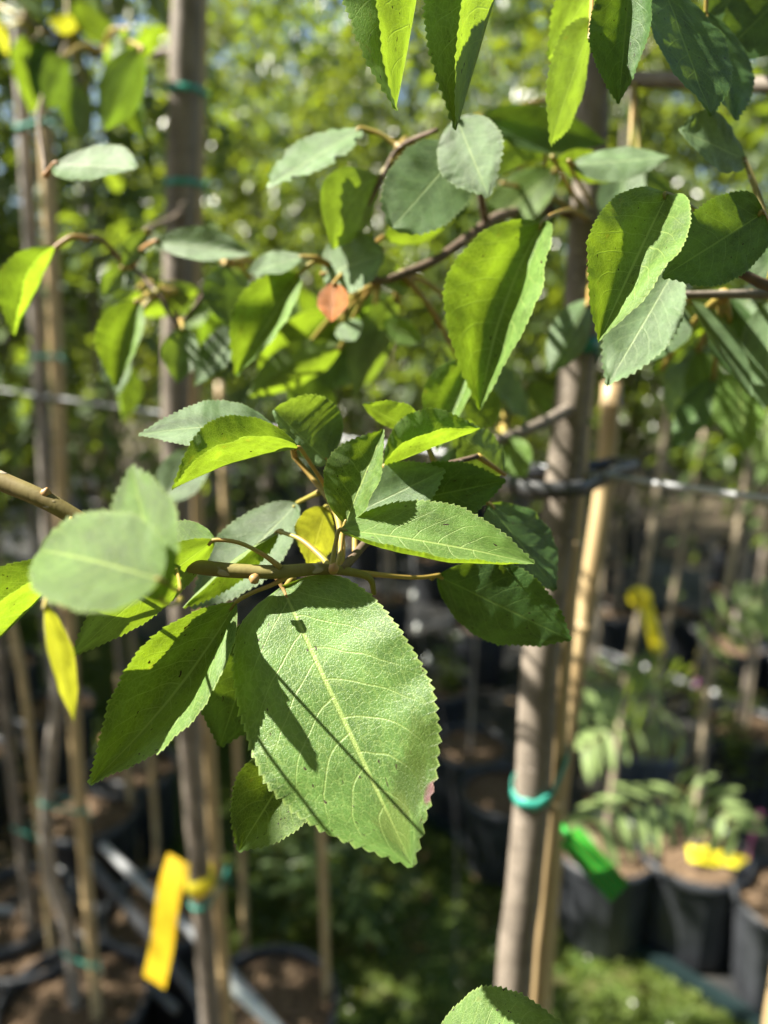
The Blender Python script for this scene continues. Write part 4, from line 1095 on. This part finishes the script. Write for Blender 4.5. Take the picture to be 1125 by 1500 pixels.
# irrigation pipes
def pipe(P, r, mat, label, fit=None):
    t = root('irrigation_pipe', Vector(P[0]), label, 'pipe')
    V, F = tube(P, r, 40, 10); part('hose', V, F, mat, t)
    for q in (fit or []):
        V, F = tube([q - Vector((0, 0, .018)), q, q + Vector((0, 0, .022))], [.010, .013, .009], 6, 8); part('fitting', V, F, 'pink', t)
    return t
q = [on_h(x, y, .20) for x, y in ((840, 940), (900, 962), (1000, 998), (1100, 1035), (1200, 1075))]
pipe(q, .013, 'pipe', 'grey irrigation pipe with pink fittings between the potted rows', [on_h(1022, 1003, .22), on_h(1106, 1034, .22)])
q = [on_h(x, y, .30) for x, y in ((985, 905), (1010, 915), (1030, 940), (1038, 985))]
pipe(q, .014, 'hose', 'short curved dark hose right of the yellow looped tag')
q = [at(150, 1238, 1.55), at(300, 1385, 1.42), at(420, 1520, 1.32)]
pipe(q, .009, 'pipe', 'pale straight pipe slanting down behind the yellow tag')
q = [at(130, 1262, 1.65), at(205, 1350, 1.6), at(280, 1450, 1.55), at(330, 1530, 1.5)]
pipe(q, .012, 'hose', 'dark hose slanting beside the pale pipe at lower left')
q = [at(-20, 1330, 1.75), at(60, 1345, 1.8), at(150, 1390, 1.7), at(260, 1480, 1.6)]
pipe(q, .010, 'pipe', 'grey hose crossing low behind the left stems')
q = [at(330, 1438, 1.3), at(365, 1470, 1.28), at(410, 1512, 1.25)]
pipe(q, .0085, 'pale_plastic', 'short white pipe end at the bottom left of centre')
# thin drip tube hanging with two beads
dt = root('drip_tube', at(606, 865, 1.5), 'thin pale drip tube with beads hanging right of the big leaf', 'tube')
P = [at(606, 850, 1.5), at(608, 900, 1.5), at(612, 920, 1.5), at(625, 965, 1.5), at(638, 1000, 1.5)]
V, F = tube(P + [Vector((P[-1].x + .05, P[-1].y, .6)), Vector((P[-1].x + .06, P[-1].y + .05, .03))], .0013, 40, 6); part('tube', V, F, 'hose', dt)
for x, y in ((606, 872), (611, 920), (626, 966)):
    V, F = tube([at(x, y - 7, 1.5), at(x, y, 1.5), at(x, y + 7, 1.5)], [.002, .006, .002], 8, 8); part('bead', V, F, 'pale_plastic', dt)
V, F = tube([at(606, 850, 1.5), on_y(606, 700, at(606, 850, 1.5).y)], .0015, 6, 5); part('hook', V, F, 'steel', dt)

# low leafy plants on the path edge below the big leaf
def low_plant(p, h, r, n, label, mat, seed):
    rg = np.random.default_rng(seed)
    t = root('low_plant', p, label, 'plant', 'low leafy plants beside the path')
    P, D = [], []
    for i in range(6):
        a = rg.uniform(0, 6.28); tip = p + Vector((math.cos(a) * r * rg.uniform(.2, .8), math.sin(a) * r * rg.uniform(.2, .8), h * rg.uniform(.6, 1)))
        V, F = tube([p, p.lerp(tip, .5) + Vector((0, 0, .03)), tip], [.003, .002, .0012], 8, 5); part('stem', V, F, 'green_twig', t)
        C = catmull([p, p.lerp(tip, .5) + Vector((0, 0, .03)), tip], 20)
        for j in range(n // 6):
            c = C[int(6 + 14 * rg.uniform())]; a2 = rg.uniform(0, 6.28)
            P.append(c - p); D.append(Vector((math.cos(a2), math.sin(a2), rg.uniform(-.3, .4))))
    o = link('foliage', cloud_mesh('foliage', np.array([tuple(x) for x in P]), np.array([tuple(x) for x in D]), .06, mat, rg, .42), t); o['kind'] = 'stuff'
for i, (x, y, h, r, n, lab) in enumerate([(545, 1400, .30, .20, 150, 'pale leafy low plant just below the tip of the big leaf'), (400, 1400, .32, .20, 130, 'bluish leafy low plant behind the lone stakes'), (470, 1330, .36, .2, 130, 'leafy low plant by the lone pale stake'),
                                          (1090, 1180, .35, .2, 150, 'low green plant behind the labelled pot'), (620, 1080, .45, .25, 160, 'dark low plant behind the big leaf'), (1060, 1110, .4, .22, 150, 'green low plant under the irrigation pipe')]):
    p = on_h(x, y, .02); low_plant(p, h, r, n, lab, ['far_leaf_blue', 'far_leaf_blue', 'far_leaf_blue', 'far_leaf', 'far_leaf_dark', 'far_leaf'][i], 70 + i)

# grass, clover and litter
def scatter(name, n, s0, s1, n0, n1, h, w, mat, seed, flat=False, label=None):
    rg = np.random.default_rng(seed)
    V = np.empty((n, 3, 3))
    S = rg.uniform(s0, s1, n); Nn = rg.uniform(n0, n1, n)
    X = ROW.x * S + ACR.x * Nn; Y = ROW.y * S + ACR.y * Nn
    keep = np.array([noise.noise(Vector((x * 2.2, y * 2.2, seed))) for x, y in zip(X, Y)])
    hh = h * rg.uniform(.4, 1.2, n) * np.clip(.75 + keep, .25, 1.5)
    a = rg.uniform(0, 6.28, n)
    base = np.stack([X, Y, np.full(n, .008)], 1)
    side = np.stack([np.cos(a), np.sin(a), np.zeros(n)], 1) * w
    lean = rg.normal(0, .5, (n, 2)) * hh[:, None]
    V[:, 0] = base - side; V[:, 1] = base + side
    V[:, 2] = base + np.concatenate([lean, hh[:, None]], 1)
    F = np.arange(n * 3).reshape(-1, 3)
    me = bpy.data.meshes.new(name); me.from_pydata(V.reshape(-1, 3).tolist(), [], F.tolist()); me.materials.append(M[mat])
    o = link(name, me); o['kind'] = 'stuff'; o['label'] = label; o['category'] = 'grass'
    return o
scatter('grass', 90000, -1.2, 4.5, N0 - .1, N1, .030, .0022, 'grass', 3, label='short mossy green grass on the path')
def flat_leaves(name, n, s0, s1, n0, n1, size, mat, seed, label, cat, h=.012, asp=.5):
    rg = np.random.default_rng(seed)
    S = rg.uniform(s0, s1, n); Nn = rg.uniform(n0, n1, n)
    P = np.stack([ROW.x * S + ACR.x * Nn, ROW.y * S + ACR.y * Nn, h + rg.uniform(0, .012, n)], 1)
    D = np.stack([rg.normal(0, 1, n), rg.normal(0, 1, n), rg.uniform(0, .35, n)], 1)
    o = link(name, cloud_mesh(name, P, D, size, mat, rg, asp)); o['kind'] = 'stuff'; o['label'] = label; o['category'] = cat
    return o
flat_leaves('clover', 9000, -1.2, 3.6, N0, N1, .018, 'far_leaf', 33, 'small round green weeds growing through the mossy path', 'weeds', .012, .8)
flat_leaves('leaf_litter', 2600, .2, 5.0, -.6, N0 + .1, .05, 'litter', 34, 'brown dead leaves lying between the pots at lower left', 'dead leaves')
flat_leaves('fallen_leaves', 160, -1.0, 4.0, N0, 2.6, .045, 'litter', 35, 'scattered brown fallen leaves on path and cloth', 'dead leaves', .02)

# far wall of foliage closing the view
def wood(name, n, pts, label, mat, seed, size=.11):
    rg = np.random.default_rng(seed)
    P, D = [], []
    while len(P) < n:
        a, b = pts[rg.integers(0, len(pts))]
        u = Vector(rg.normal(0, 1, 3)); u.normalize(); u *= rg.uniform(.35, 1) ** .5
        P.append((a.x + u.x * b[0], a.y + u.y * b[0], max(.05, a.z + u.z * b[1])))
        D.append((rg.normal(0, 1), rg.normal(0, 1), rg.normal(-.3, .6)))
    o = link(name, cloud_mesh(name, np.array(P), np.array(D), size, mat, rg)); o['kind'] = 'stuff'; o['label'] = label; o['category'] = 'woodland'
    return o
pts = []
rw2 = np.random.default_rng(77)
for i in range(165):
    a = -0.72 + 1.44 * (i % 55) / 54
    d = rw2.uniform(8.0, 12)
    h = rw2.uniform(.5, 1.6) if i < 55 else rw2.uniform(1.8, 4.2) if i < 110 else rw2.uniform(4.2, 6.6)
    pts.append((Vector((math.sin(a) * d, math.cos(a) * d, h)), (rw2.uniform(.8, 1.5), rw2.uniform(.7, 1.2))))
wood('woodland', 50000, pts, 'mass of distant trees closing the background', 'far_leaf_dark', 40, .12)
